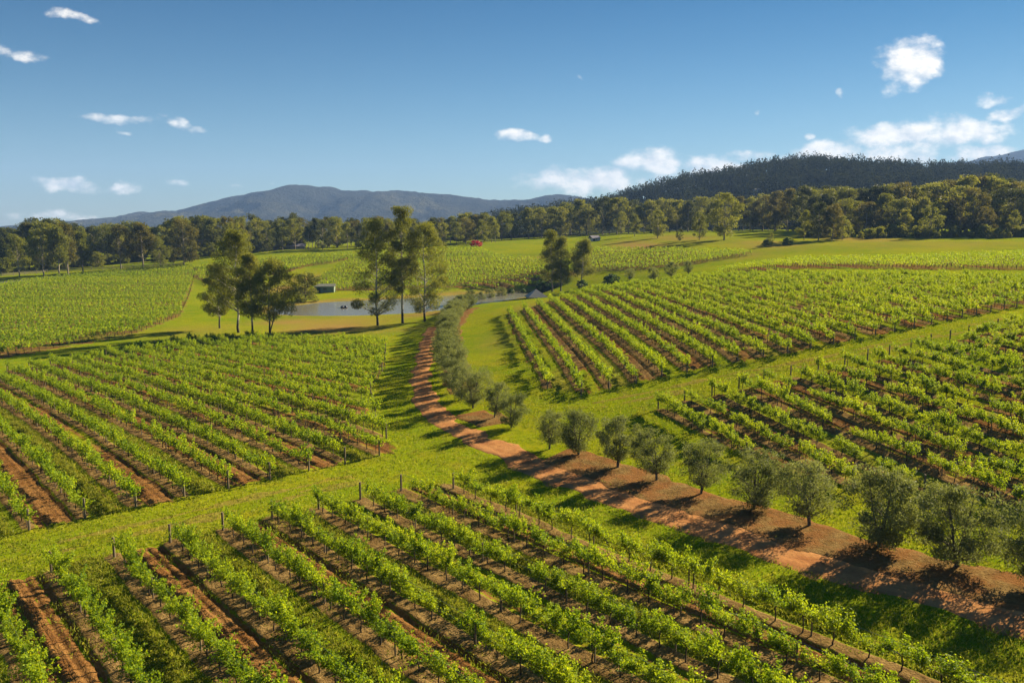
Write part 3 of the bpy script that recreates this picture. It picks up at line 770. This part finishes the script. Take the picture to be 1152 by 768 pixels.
HAND = [  # px, base py, top py, key, var, width factor, label
    (45, 312, 248, 'mid', 4, .9, 'big gum with two pale trunks at the left end of the roadside trees'), (63, 312, 254, 'mid', 3, .9, 'narrow gum with tall pale trunk by the road'),
    (73, 310.5, 251, 'olive', 3, .95, 'brownish gum right of the narrow one by the road'), (90, 307, 260, 'mid', 3, 1.1, 'lower rounded gum in the roadside trees'),
    (133, 303, 252, 'olive', 4, .9, 'broad olive brown gum standing alone by the road bend'), (158, 301, 250, 'olive', 3, 1.2, 'gum with two pale stems beside the road bend'),
    (178, 300, 266, 'mid', 0, 1.0, 'short gum right of the pair of pale stems'), (17, 311, 263, 'light', 4, .9, 'yellowish gum at the left edge of the roadside trees'),
    (205, 300, 246, 'olive', 0, 1.0, 'tall broad gum above the far left block corner'), (262, 296, 249, 'light', 2, .9, 'sunlit round gum behind the group of four'),
    (815, 270, 216, 'light', 0, 1.15, 'large solitary gum on the golf fairway'), (740, 268, 236, 'light', 0, 1.0, 'small sunlit gum on the brown rise'),
    (714, 266, 240, 'mid', 1, 1.0, 'small gum with a clear stem on the brown rise'), (765, 271, 259, 'dark', 2, 1.0, 'little dark conical tree casting shade on the fairway'),
    (787, 270, 238, 'mid', 0, .9, 'medium gum left of the solitary fairway gum'), (698, 264, 238, 'mid', 0, .9, 'gum at the left of the brown rise'),
    (905, 270, 236, 'mid', 1, 1.0, 'slim dark gum at the left of the fairway clump'), (921, 270.5, 227, 'dark', 1, 1.1, 'dark tall gum in the fairway clump'),
    (937, 270, 229, 'olive', 0, 1.0, 'golden topped gum in the fairway clump'), (948, 270, 242, 'light', 0, 1.0, 'small golden gum at the right of the fairway clump'),
    (1046, 268, 232, 'light', 2, 1.0, 'grey green gum among shrubs on the right'), (1108, 267, 232, 'olive', 0, 1.05, 'wide golden gum near the right edge of the fairway'),
    (1140, 267, 236, 'mid', 1, .9, 'slim gum at the right end of the fairway shrubs'), (1018, 266, 235, 'light', 1, 1.1, 'pale leafy gum behind the fairway shrubs'),
    (524, 274, 254, 'light', 0, 1.0, 'small pale gum left of the red shrub'), (557, 273, 248, 'light', 1, .8, 'slender pale gum right of the red shrub'),
    (868, 277, 268, 'light', 2, .6, 'young yellow tree on the fairway mound')]
for px, by, ty, key, var, wf, lab in HAND:
    b = hit(px, by); far_tree(px, b[1], ty, key, var, lab, 'gum trees standing in front of the tree line', wf)
TOPX = [0, 20, 38, 62, 80, 100, 130, 155, 175, 200, 215, 240, 262, 280, 300, 320, 335, 350, 375, 400, 430, 480, 500, 520, 540, 560, 580, 600, 620, 640, 660, 690, 720, 750, 780, 815, 840, 870, 900, 940, 970, 1000, 1040, 1070, 1100, 1130, 1160]
TOPY = [262, 264, 250, 254, 255, 263, 256, 255, 264, 250, 247, 252, 250, 248, 256, 249, 245, 248, 244, 248, 247, 248, 246, 242, 240, 240, 238, 236, 233, 230, 226, 224, 228, 226, 225, 222, 224, 218, 213, 210, 214, 208, 210, 203, 196, 203, 207]
DX = [0, 100, 200, 330, 450, 540, 600, 640, 700, 800, 860, 900, 1000, 1160]
DD = [305, 325, 345, 385, 392, 398, 420, 440, 440, 430, 400, 360, 340, 335]
for layer, (off, fr, step, keys) in enumerate(((4, .80, 15, ('mid', 'olive', 'light', 'mid', 'dark')), (32, 1.0, 14, ('mid', 'dark', 'olive', 'light', 'mid')), (75, .98, 11, ('dark', 'mid', 'dark')))):
    px = -14 + layer * 5
    while px < 1172:
        x = px + random.uniform(-4, 4); D = float(np.interp(x, DX, DD)) + off + random.uniform(-6, 10)
        top = float(np.interp(x, TOPX, TOPY)); base = 272
        if layer == 0 and (560 < x < 900 or x < 265): px += step; continue
        top = top - (4.5 if x < 330 and layer else 0) + (base - top) * (1 - fr) * random.uniform(.3, 1.6) + abs(random.gauss(0, 3.2)) - 4
        side = ('left of the pond' if x < 330 else 'behind the pond' if x < 640 else 'below the dark hill')
        far_tree(x, D, top, random.choice(keys), random.randrange(3 if x < 330 and layer == 2 else 5), f'gum tree in the dense tree line {side}', f'dense tree line {side}', random.uniform(.9, 1.3) if x < 330 else random.uniform(.95, 1.35))
        px += step
for i in range(34):
    x = 900 + i * 8 + random.uniform(-4, 4); b = hit(x, 267.8 + random.uniform(-1.5, 1))
    put_tree('shrub', SHR2[i % 3] if i % 3 else BUSH[1], b[0], b[1], random.uniform(.7, 1.6) * (1 if i % 3 else .6), x, 'mixed green shrub in the thicket along the fairway', 'shrub', 'shrub thicket along the fairway')
for i in range(40):
    x = -10 + i * 8.6 + random.uniform(-4, 4); D = float(np.interp(x, DX, DD)) + random.uniform(14, 26); X_ = at(x, 260, D)[0]
    put_tree('shrub', BUSH[i % 2], X_, D, random.uniform(.7, 1.25), x, 'dark understorey bush below the gum trees at left', 'shrub', 'understorey bushes below the left tree line')
for x, y, s, lab in ((862, 276, .9, 'low shrub left of the young yellow tree'), (886, 275.5, 1.0, 'round shrub right of the young yellow tree')):
    b = hit(x, y); put_tree('shrub', SHR[0], b[0], b[1], s, x, lab, 'shrub')

# ------------------------------------------------------------------ hills and mountains
def ridge_hill(name, label, px, py, Dr, D0, D1, base, mat, nx, ny, amp, seed, drop=0.0, cat='hill'):
    u = np.linspace(0, 1, ny); X_ = np.array([at(p, 255, Dr)[0] for p in px]); Zr = np.array([at(p, q, Dr)[2] - drop for p, q in zip(px, py)])
    xs_ = np.linspace(X_[0], X_[-1], nx); zr = np.interp(xs_, X_, Zr)
    k = np.hanning(max(5, nx // 60) | 1); k /= k.sum(); zr = np.convolve(np.pad(zr, len(k) // 2, mode='edge'), k, 'valid')
    Dv = D0 + (D1 - D0) * u
    X, D = np.meshgrid(xs_, Dv); zr = np.broadcast_to(zr, X.shape)
    f = np.where(D < Dr, sst(D0, Dr, D), sst(D1, Dr, D) * .5 + .5)
    sp2 = np.abs(fbm(X / (Dr * .07), D / (Dr * .16), 4, seed) - .5) * 2
    sp3 = fbm(X / (Dr * .02), D / (Dr * .025), 4, seed + 5) - .5
    Z = base + (zr - base) * f - amp * sp2 * np.sin(np.pi * np.clip(f, 0, 1)) + amp * .35 * sp3 * np.clip(f, 0, .98)
    return tag(link(name, grid_mesh(name, X, D, Z, [mat], None)), label, cat, kind='structure'), (X, D, Z)
ridge_hill('mountain', 'long blue grey mountain beyond the left tree line', [20, 60, 90, 130, 165, 190, 205, 230, 255, 280, 300, 320, 335, 348, 360, 380, 400, 420, 440, 480, 500, 520, 540, 560, 580, 600, 620, 640, 670, 720, 780],
           [263, 260, 255, 247, 239.5, 242, 239, 233, 226, 220, 216, 211.5, 209, 208, 209, 213, 215.5, 216, 215, 219, 219, 221, 224, 226, 225, 223.5, 219, 220, 226, 240, 250], 3500, 2300, 4200, 5, M['mountain'], 420, 130, 75, 3)
ridge_hill('mountain', 'purple grey mountain behind the right end of the hill', [960, 1000, 1040, 1080, 1100, 1120, 1140, 1152, 1180, 1230, 1300],
           [200, 187, 190, 182, 178, 175, 170, 167, 160, 165, 190], 4300, 3200, 5000, 10, M['mountain'], 160, 70, 70, 8)
HPX = [520, 560, 600, 640, 680, 720, 745, 770, 800, 830, 860, 880, 900, 920, 950, 1000, 1050, 1100, 1152, 1200, 1260]
HPY = [252, 245, 240, 233, 226, 216, 208, 203, 196, 191, 184, 181.5, 182, 184, 186, 190, 189, 187, 191, 195, 200]
ho, (hX, hD, hZ) = ridge_hill('forested_hill', 'dark forested hill behind the right tree line', HPX, HPY, 950, 500, 1250, 12, M['hill'], 200, 110, 9, 4, drop=9)
def forest(name, label, hX, hD, hZ, spacing, Dmin, Dmax, seed, zmin, per=95):
    rg = np.random.default_rng(seed)
    x0, x1 = hX[0, 0], hX[0, -1]; N = int((x1 - x0) * (Dmax - Dmin) / spacing ** 2)
    x = rg.uniform(x0, x1, N); D = rg.uniform(Dmin, Dmax, N)
    fi = (x - x0) / (x1 - x0) * (hX.shape[1] - 1); fj = (D - hD[0, 0]) / (hD[-1, 0] - hD[0, 0]) * (hX.shape[0] - 1)
    z = hZ[np.clip(fj.astype(int), 0, hX.shape[0] - 1), np.clip(fi.astype(int), 0, hX.shape[1] - 1)]
    ok = (z > zmin) & (np.abs(x) < D * .72); x, D, z = x[ok], D[ok], z[ok]; N = len(x)
    h = rg.uniform(8, 19, N) * (.7 + .6 * fbm(x * .02, D * .02, 3, 2)); r = h * rg.uniform(.24, .42, N)
    g = rg.normal(size=(N, per, 3)); g /= np.linalg.norm(g, axis=2)[..., None]; g *= rg.uniform(.5, 1, (N, per, 1)) ** .5
    g *= (1 + .35 * np.sin(g[..., :1] * 5 + rg.uniform(0, 6, (N, 1, 1))))
    C = np.stack([x[:, None] + g[..., 0] * r[:, None], D[:, None] + g[..., 1] * r[:, None], z[:, None] + h[:, None] * (.62 + .38 * g[..., 2])], -1).reshape(-1, 3)
    lv, lf = leaves(C, 1.0, .6, rg)
    return tag(link(name, mesh_np(name, lv, lf, [M['forest_leaf']])), label, 'forest', kind='stuff')
forest('hillside_forest', 'continuous dark gum forest covering the right hill', hX, hD, hZ, 9.5, 520, 1030, 6, 16)

# ------------------------------------------------------------------ small buildings, road, fence, floats
def solid(name, parts, mat, parent=None, loc=(0, 0, 0), rz=0, smooth=False):
    v, f = join(parts); return link(name, mesh_np(name, v, f, [mat], smooth=smooth), parent, loc, rz)
def prism_roof(w, d, h, z, ov=.3):
    v = np.array([(-w / 2 - ov, -d / 2 - ov, z), (w / 2 + ov, -d / 2 - ov, z), (w / 2 + ov, d / 2 + ov, z), (-w / 2 - ov, d / 2 + ov, z), (-w / 2 - ov, 0, z + h), (w / 2 + ov, 0, z + h)], float)
    v2 = v + np.array((0, 0, -.12)); V = np.r_[v, v2]
    f = [(0, 1, 5, 4), (2, 3, 4, 5), (6, 10, 11, 7), (8, 11, 10, 9), (0, 4, 10, 6), (4, 3, 9, 10), (1, 7, 11, 5), (5, 11, 8, 2), (0, 6, 7, 1), (2, 8, 9, 3)]
    return V, np.array(f)
M['shed_wall'] = plain('shed_wall', (.14, .19, .14), .7, .2, 1.5); M['shed_roof'] = plain('shed_roof', (.20, .20, .15), .7, .15, 1)
M['slate'] = plain('slate', (.40, .35, .30), .85, .12, 1.5, .1); M['render'] = plain('render', (.5, .48, .44), .8, .1, 1)
M['dull_roof'] = plain('dull_roof', (.20, .18, .22), .6, .15, .6); M['door'] = plain('door', (.03, .04, .035), .6, .2, 2); M['pale_roof'] = plain('pale_roof', (.30, .29, .28), .5, .1, 1)
M['glass'] = plain('glass', (.02, .025, .03), .1, .1, 1, .6)

def hut(name, label, cat, loc, w, d, h, rh, wall, roof, rz=0, nwin=2):
    e = tag(link(name, None, None, loc, rz), label, cat)
    solid('wall', [box((0, 0, h / 2 - .3), (w, d, h + .6))], wall, e)
    solid('roof', [prism_roof(w, d, rh, h + .02)], roof, e)
    solid('door', [box((-w * .3, -d / 2 - .03, h * .4), (1.0, .08, h * .8))], M['door'], e)
    for i in range(nwin):
        solid('window', [box((w * (.02 + .3 * i), -d / 2 - .03, h * .6), (1.0, .07, h * .3))], M['glass'], e)
    return e
b = hit(366, 328.5)
hut('shed', 'small dark green shed with pale roof on the far pond bank', 'shed', b, 5.8, 3.6, 1.9, .7, M['shed_wall'], M['shed_roof'], .1, 1)
b = at(326, 287, 402); hut('farm_building', 'long low farm building with dull purple roof behind the trees', 'building', (b[0], b[1], tz(b[0], b[1])), 15, 6, 1.6, 1.2, M['dull_roof'], M['dull_roof'], .15, 3)
b = hit(668.5, 271); hut('hut', 'small grey roofed hut at the foot of the far trees', 'hut', b, 4.5, 3.5, 1.3, 1.3, M['render'], M['dull_roof'], .5, 1)
for i, (x, y, lab) in enumerate(((857, 207, 'white house high on the dark forested hill'), (849, 215, 'lower pale roofed house on the dark forested hill'))):
    D = 690 if i == 0 else 640
    for D in range(520, 950, 4):
        p = at(x, y, D); j = int((D - 500) / 750 * 109); k = int((p[0] - hX[0, 0]) / (hX[0, -1] - hX[0, 0]) * 199)
        if hZ[j, k] + 7 >= p[2]: break
    p = at(x, y, D - 4)
    hut('house', lab, 'house', (p[0], p[1] - 6, p[2] - 4), 7, 6, 4, 2, M['render'], M['pale_roof'], .2 * i, 2)
# pavilion: pyramid roof on posts
pv = at(603, 333.5, 214); pz = pv[2] - 2.4; g = tz(pv[0], pv[1]); pz = min(pz, g)
e = tag(link('pavilion', None, None, (pv[0], pv[1], pz), .2), 'open pavilion with grey pyramid roof beside the pond', 'pavilion')
hh = pv[2] - pz; a_ = 2.65
v = np.array([(-a_, -a_, hh), (a_, -a_, hh), (a_, a_, hh), (-a_, a_, hh), (-.12, -.12, hh + 1.95), (.12, -.12, hh + 1.95), (.12, .12, hh + 1.95), (-.12, .12, hh + 1.95),
              (-a_, -a_, hh - .18), (a_, -a_, hh - .18), (a_, a_, hh - .18), (-a_, a_, hh - .18)])
f = [(0, 1, 5, 4), (1, 2, 6, 5), (2, 3, 7, 6), (3, 0, 4, 7), (4, 5, 6, 7), (0, 8, 9, 1), (1, 9, 10, 2), (2, 10, 11, 3), (3, 11, 8, 0), (11, 10, 9, 8)]
link('roof', mesh_np('roof', v, f, [M['slate']]), e)
for x in (-2.1, 2.1):
    for y in (-2.1, 2.1): solid('post', [box((x, y, hh / 2 - .3), (.18, .18, hh + .25))], M['post_wood'], e)
# road by the left trees
RD = smooth_line([hit(*p)[:2] for p in ((-60, 325), (0, 317.5), (45, 313.5), (90, 308.8), (140, 304.5), (200, 300.5))], .5)
M['asphalt'] = plain('asphalt', (.06, .055, .055), .9, .2, .5)
ribbon('road', 'narrow dark asphalt road below the roadside gums', RD, 2.0, np.arange(-3, 3.01, .5), M['asphalt'], .06, 51)
# fence behind the road
FN = smooth_line([hit(*p)[:2] for p in ((-40, 313), (0, 311), (60, 306.5), (117, 303.2), (180, 300.2), (215, 298.5))], .5)
M['fence_wood'] = plain('fence_wood', (.22, .19, .15), .9, .25, 1)
c0 = FN[len(FN) // 2]; cz = tz(*c0); e = tag(link('fence', None, None, (c0[0], c0[1], cz)), 'long grey timber fence running behind the roadside gums', 'fence')
ii = list(range(0, len(FN), 8)); pz_ = [tz(*FN[i]) - cz for i in ii]
pm = mesh_np('post', *box((0, 0, .6), (.14, .14, 1.6)), [M['fence_wood']])
for i, z in zip(ii, pz_): link('post', pm, e, (FN[i][0] - c0[0], FN[i][1] - c0[1], z))
for hgt in (.35, .75, 1.12):
    P = np.c_[FN[ii] - c0, np.array(pz_) + hgt]
    lo_ = P + (0, -.09, -.11); hi_ = P + (0, -.09, .11); lo2 = P + (0, -.13, -.11); hi2 = P + (0, -.13, .11)
    V = np.r_[lo2, hi2, lo_, hi_]; n_ = len(P); q = np.arange(n_ - 1)
    Fc = np.r_[np.c_[q, q + 1, q + 1 + n_, q + n_], np.c_[q + 2 * n_, q + 3 * n_, q + 1 + 3 * n_, q + 1 + 2 * n_], np.c_[q + n_, q + 1 + n_, q + 1 + 3 * n_, q + 3 * n_], np.c_[q, q + 2 * n_, q + 1 + 2 * n_, q + 1]]
    link('rail', mesh_np('rail', V, Fc, [M['fence_wood']]), e)
# floats on the pond
M['navy'] = plain('navy', (.012, .016, .05), .4, .2, 3, .5)
p = lvl(387.2, 346.3, POND_Z); e = tag(link('pond_float', None, None, (p[0], p[1], POND_Z), 0), 'dark navy twin drum float on the pond', 'float')
for sx in (-.46, .46):
    solid('drum', [tube([(sx, -.62, .2), (sx, -.6, .2), (sx, -.2, .2), (sx, .2, .2), (sx, .6, .2), (sx, .62, .2)], [.02, .36, .40, .40, .36, .02], 12)], M['navy'], e, smooth=True)
solid('crossbar', [box((0, -.35, .5), (1.1, .12, .08)), box((0, .35, .5), (1.1, .12, .08))], M['post_wood'], e)

# ------------------------------------------------------------------ grass blades near the camera
def grass(name, label, n, hmin, hmax, region, seed, width=.022):
    rg = np.random.default_rng(seed); X, Y = region(rg, n); N = len(X)
    h = rg.uniform(hmin, hmax, N) * (.55 + .9 * fbm(X * .5, Y * .5, 3, seed)); a = rg.uniform(0, 6.28, N); w = width * rg.uniform(.6, 1.4, N)
    ln = rg.normal(size=(N, 2)) * h[:, None] * .45; z = terr(X, Y) + .03
    B = np.c_[X, Y, z]; o = np.c_[np.cos(a) * w, np.sin(a) * w, np.zeros(N)]
    tip = B + np.c_[ln, h]; midp = B + np.c_[ln * .3, h * .6]
    V = np.stack([B - o, B + o, midp + o * .7, tip], 1).reshape(-1, 3)
    return tag(link(name, mesh_np(name, V, np.arange(4 * N).reshape(N, 4), [M['blade']])), label, 'grass', kind='stuff')
TRK = TRL
def near_open(rg, n):
    D = 28 + 75 * rg.uniform(0, 1, n) ** 1.5; X = rg.uniform(-.7, .72, n) * D
    ok = np.ones(n, bool)
    for P in (FRONT, LEFT, RN, RB): ok &= psd(X, D, P) > -.2
    X, D = X[ok], D[ok]
    dd = np.full(len(X), 1e9)
    for q in TRK[::2]: dd = np.minimum(dd, np.hypot(X - q[0], D - q[1]))
    for L_ in (BED - np.array((.75, .8)), BED2 - np.array((.6, .4))):
        for q in L_[::3]: dd = np.minimum(dd, np.hypot(X - q[0], D - q[1]) - .5)
    ok = dd > 1.5; return X[ok], D[ok]
grass('grass', 'short green and yellow grass on the headlands and beside the track', 170000, .05, .18, near_open, 61, .028)
def alleys(rg, n):
    out = []
    for P, s0, sp_, par, m in ((FRONT, 4.9, 2.98, 0, n), (LEFT, 5.2, 3.0, 1, n)):
        d = d1; S = np.array(P) @ n1; T = np.array(P) @ d1
        k0 = int(math.floor((S.min() - s0) / sp_)); ks = [k for k in range(k0, int((S.max() - s0) / sp_) + 1) if (k + par) % 2 == 1]
        ks = ks[:6] if P is LEFT else ks
        k = rg.choice(ks, m); s = s0 + (k + .5) * sp_ + rg.normal(size=m) * .5; t_ = rg.uniform(T.min(), T.max() if P is FRONT else T.min() + 50, m)
        X = s * n1[0] + t_ * d[0]; Y = s * n1[1] + t_ * d[1]; ok = (psd(X, Y, P) < 0) & (np.abs(s - s0 - (k + .5) * sp_) < .98); out.append((X[ok], Y[ok]))
    return np.concatenate([o[0] for o in out]), np.concatenate([o[1] for o in out])
grass('alley_grass', 'taller lush grass growing in alternate vine alleys', 110000, .07, .23, alleys, 62, .026)
def weeds(rg, n):
    out = []
    for P, s0, sp_, d, nn in ((FRONT, 4.9, 2.98, d1, n1), (RN, s_rn, 3.1, dr, nr)):
        S = np.array(P) @ nn; T = np.array(P) @ d; k = rg.integers(int((S.min() - s0) / sp_), int((S.max() - s0) / sp_) + 1, n)
        s = s0 + k * sp_ + rg.normal(size=n) * .5; t_ = rg.uniform(T.min(), T.max(), n); X = s * nn[0] + t_ * d[0]; Y = s * nn[1] + t_ * d[1]
        ok = (psd(X, Y, P) < 0) & (fbm(X * .4, Y * .4, 3, 3) > .52); out.append((X[ok], Y[ok]))
    return np.concatenate([o[0] for o in out]), np.concatenate([o[1] for o in out])
grass('weeds', 'thin weeds growing through the mulch under the vines', 80000, .06, .22, weeds, 63)

# ------------------------------------------------------------------ haze
HZ = .00012
t = NT('haze'); v = t.n('ShaderNodeVolumePrincipled', {'Color': (.30, .50, 1, 1), 'Density': HZ, 'Anisotropy': 0.0}); t.l(v.outputs[0], t.out.inputs['Volume'])
hv, hf = box((0, 2900, 220), (12800, 7200, 500))
zmin = float(GZ.min()); hv[:, 2] = np.where(hv[:, 2] < 200, min(zmin, -6) - 1.0, 480)
tag(link('haze', mesh_np('haze', hv, hf, [t.m])), 'thin blue afternoon haze over the valley', 'haze', kind='stuff')

# ------------------------------------------------------------------ sun, sky, clouds
SUN_AZ, SUN_EL = 50.0, 23.5
sd_ = bpy.data.lights.new('sun', 'SUN'); sd_.energy = 5.0; sd_.angle = R(.55); sd_.color = (1, .86, .58)
so = link('sun', sd_)
from mathutils import Vector
dirv = Vector((math.sin(R(SUN_AZ)) * math.cos(R(SUN_EL)), math.cos(R(SUN_AZ)) * math.cos(R(SUN_EL)), math.sin(R(SUN_EL))))
so.rotation_euler = (-dirv).to_track_quat('-Z', 'Y').to_euler()
W = bpy.data.worlds.new('World'); sc.world = W; W.use_nodes = True
class WT(NT):
    def __init__(s, tree): s.t = tree
wt = WT(W.node_tree); W.node_tree.nodes.clear()
out = wt.n('ShaderNodeOutputWorld'); bg = wt.n('ShaderNodeBackground', {'Strength': .043})
wt.l(bg.outputs[0], out.inputs[0])
sky = wt.n('ShaderNodeTexSky', sky_type='NISHITA', sun_disc=False, sun_elevation=R(SUN_EL), sun_rotation=R(SUN_AZ), altitude=100, air_density=1.0, dust_density=.15, ozone_density=4.0)
tc = wt.n('ShaderNodeTexCoord').outputs['Generated']
sx = wt.n('ShaderNodeSeparateXYZ'); wt.l(tc, sx.inputs[0])
yy = wt.math('MAXIMUM', sx.outputs[1], .05)
U = wt.math('DIVIDE', sx.outputs[0], yy); V = wt.math('DIVIDE', sx.outputs[2], yy)
cv = wt.n('ShaderNodeCombineXYZ'); wt.l(U, cv.inputs[0]); wt.l(wt.math('MULTIPLY', V, 1.6), cv.inputs[1])
nA = wt.noise(cv.outputs[0], 26, 6, .62); nB = wt.noise(cv.outputs[0], 9, 4, .6)
warp = wt.n('ShaderNodeTexNoise', {'Scale': 22, 'Detail': 4}); wt.l(cv.outputs[0], warp.inputs['Vector'])
wx = wt.n('ShaderNodeSeparateColor'); wt.l(warp.outputs['Color'], wx.inputs[0])
U2 = wt.math('ADD', U, wt.math('MULTIPLY', wt.math('SUBTRACT', wx.outputs[0], .5), .035)); V2 = wt.math('ADD', V, wt.math('MULTIPLY', wt.math('SUBTRACT', wx.outputs[1], .5), .02))
CL = [  # px, py, half-w, half-h, strength, tilt
    (84, 19, 27, 6, .6, .22), (18, 60, 34, 8, .6, .15), (130, 133, 50, 6, .72, .08), (205, 140, 26, 8, .75, .25), (142, 148, 12, 3.5, .4, .25), (75, 208, 54, 9, .55, .05), (140, 212, 30, 6, .45, 0), (196, 206, 18, 4, .45, 0),
    (50, 243, 70, 7, .36, 0), (100, 246, 34, 4, .2, 0), (308, 210, 10, 4, .5, 0), (262, 211, 16, 3, .35, 0), (580, 154, 22, 6, .8, .06), (612, 157, 9, 5, .7, 0), (651, 87, 5, 6, .4, .5), (1024, 72, 30, 24, 1.15, -.1), (948, 104, 7, 5, .45, 0),
    (853, 127, 5, 4, .4, 0), (911, 155, 9, 4, .7, 0), (1113, 113, 20, 7, .85, 0), (1130, 129, 22, 7, .8, -.15), (735, 182, 42, 13, 1.05, 0), (660, 203, 74, 14, 0.90, 0), (840, 176, 28, 6, .7, 0), (810, 188, 55, 12, 0.90, 0), (930, 172, 40, 12, 0.95, -.1),
    (1040, 152, 76, 15, 1.10, -.06), (1010, 174, 60, 11, 0.95, 0), (1100, 174, 45, 9, 0.90, 0), (950, 163, 20, 8, .6, 0), (760, 205, 90, 10, 0.75, 0)]
mask = None; shade = None
for px, py, hw, hh_, k, tl in CL:
    r = ray(px, py); u0, v0 = r[0] / r[1], r[2] / r[1]; a = hw / F * 1.25; b = hh_ / F * 1.3
    du = wt.math('SUBTRACT', U2, u0); dv = wt.math('ADD', wt.math('SUBTRACT', V2, v0), wt.math('MULTIPLY', du, tl))
    q1 = wt.math('DIVIDE', du, a); q2 = wt.math('DIVIDE', dv, b)
    e = wt.math('SUBTRACT', 1, wt.math('ADD', wt.math('MULTIPLY', q1, q1), wt.math('MULTIPLY', q2, q2)))
    e = wt.math('MULTIPLY', wt.math('MAXIMUM', e, -1.5), .85)
    e = wt.math('ADD', e, (k - .85) * .8)
    mask = e if mask is None else wt.math('MAXIMUM', mask, e)
den = wt.ramp(wt.math('ADD', mask, wt.math('MULTIPLY', wt.math('SUBTRACT', wt.math('ADD', wt.math('MULTIPLY', nA, .7), wt.math('MULTIPLY', nB, .5)), .6), 3.0)), .10, 1.0)
den = wt.math('MULTIPLY', den, wt.ramp(sx.outputs[1], .05, .2))
gm = wt.n('ShaderNodeGamma', {'Color': sky.outputs[0], 'Gamma': .80}).outputs[0]
top = wt.ramp(V, .0, .36)
skc = wt.mix(1.0, wt.n('ShaderNodeHueSaturation', {'Saturation': 1.25, 'Color': gm}).outputs[0], wt.mix(top, (.88, 1.02, 1.0), (.11, .49, .66)), 'MULTIPLY')
sh_ = wt.n('ShaderNodeVectorMath', operation='ADD'); wt.l(cv.outputs[0], sh_.inputs[0]); sh_.inputs[1].default_value = (.008, .012, 0)
nS = wt.noise(sh_.outputs[0], 26, 6, .62)
core = wt.math('ADD', .62, wt.math('MULTIPLY', wt.math('SUBTRACT', nA, nS), 3.5), clamp=True)
cc = wt.mix(core, (6.8, 6.9, 7.0), (11.2, 10.3, 9.0))
fin = wt.mix(wt.math('MULTIPLY', den, .86), skc, cc)
wt.l(fin, bg.inputs[0])

# ------------------------------------------------------------------ camera and render settings
cam = bpy.data.cameras.new('camera'); cam.sensor_width = 36; cam.lens = 36 * F / 1152; cam.clip_start = .5; cam.clip_end = 25000
co = link('camera', cam, None, (0, 0, CAM_H)); co.rotation_euler = (R(90) - PITCH, 0, 0); sc.camera = co
vs = sc.view_settings; vs.view_transform = 'Standard'; vs.look = 'None'; vs.exposure = 1.72; vs.gamma = 1
cy = sc.cycles
cy.max_bounces = 6; cy.diffuse_bounces = 3; cy.glossy_bounces = 2; cy.transmission_bounces = 4; cy.transparent_max_bounces = 8; cy.volume_bounces = 0
cy.use_denoising = True
cy.sample_clamp_indirect = 6
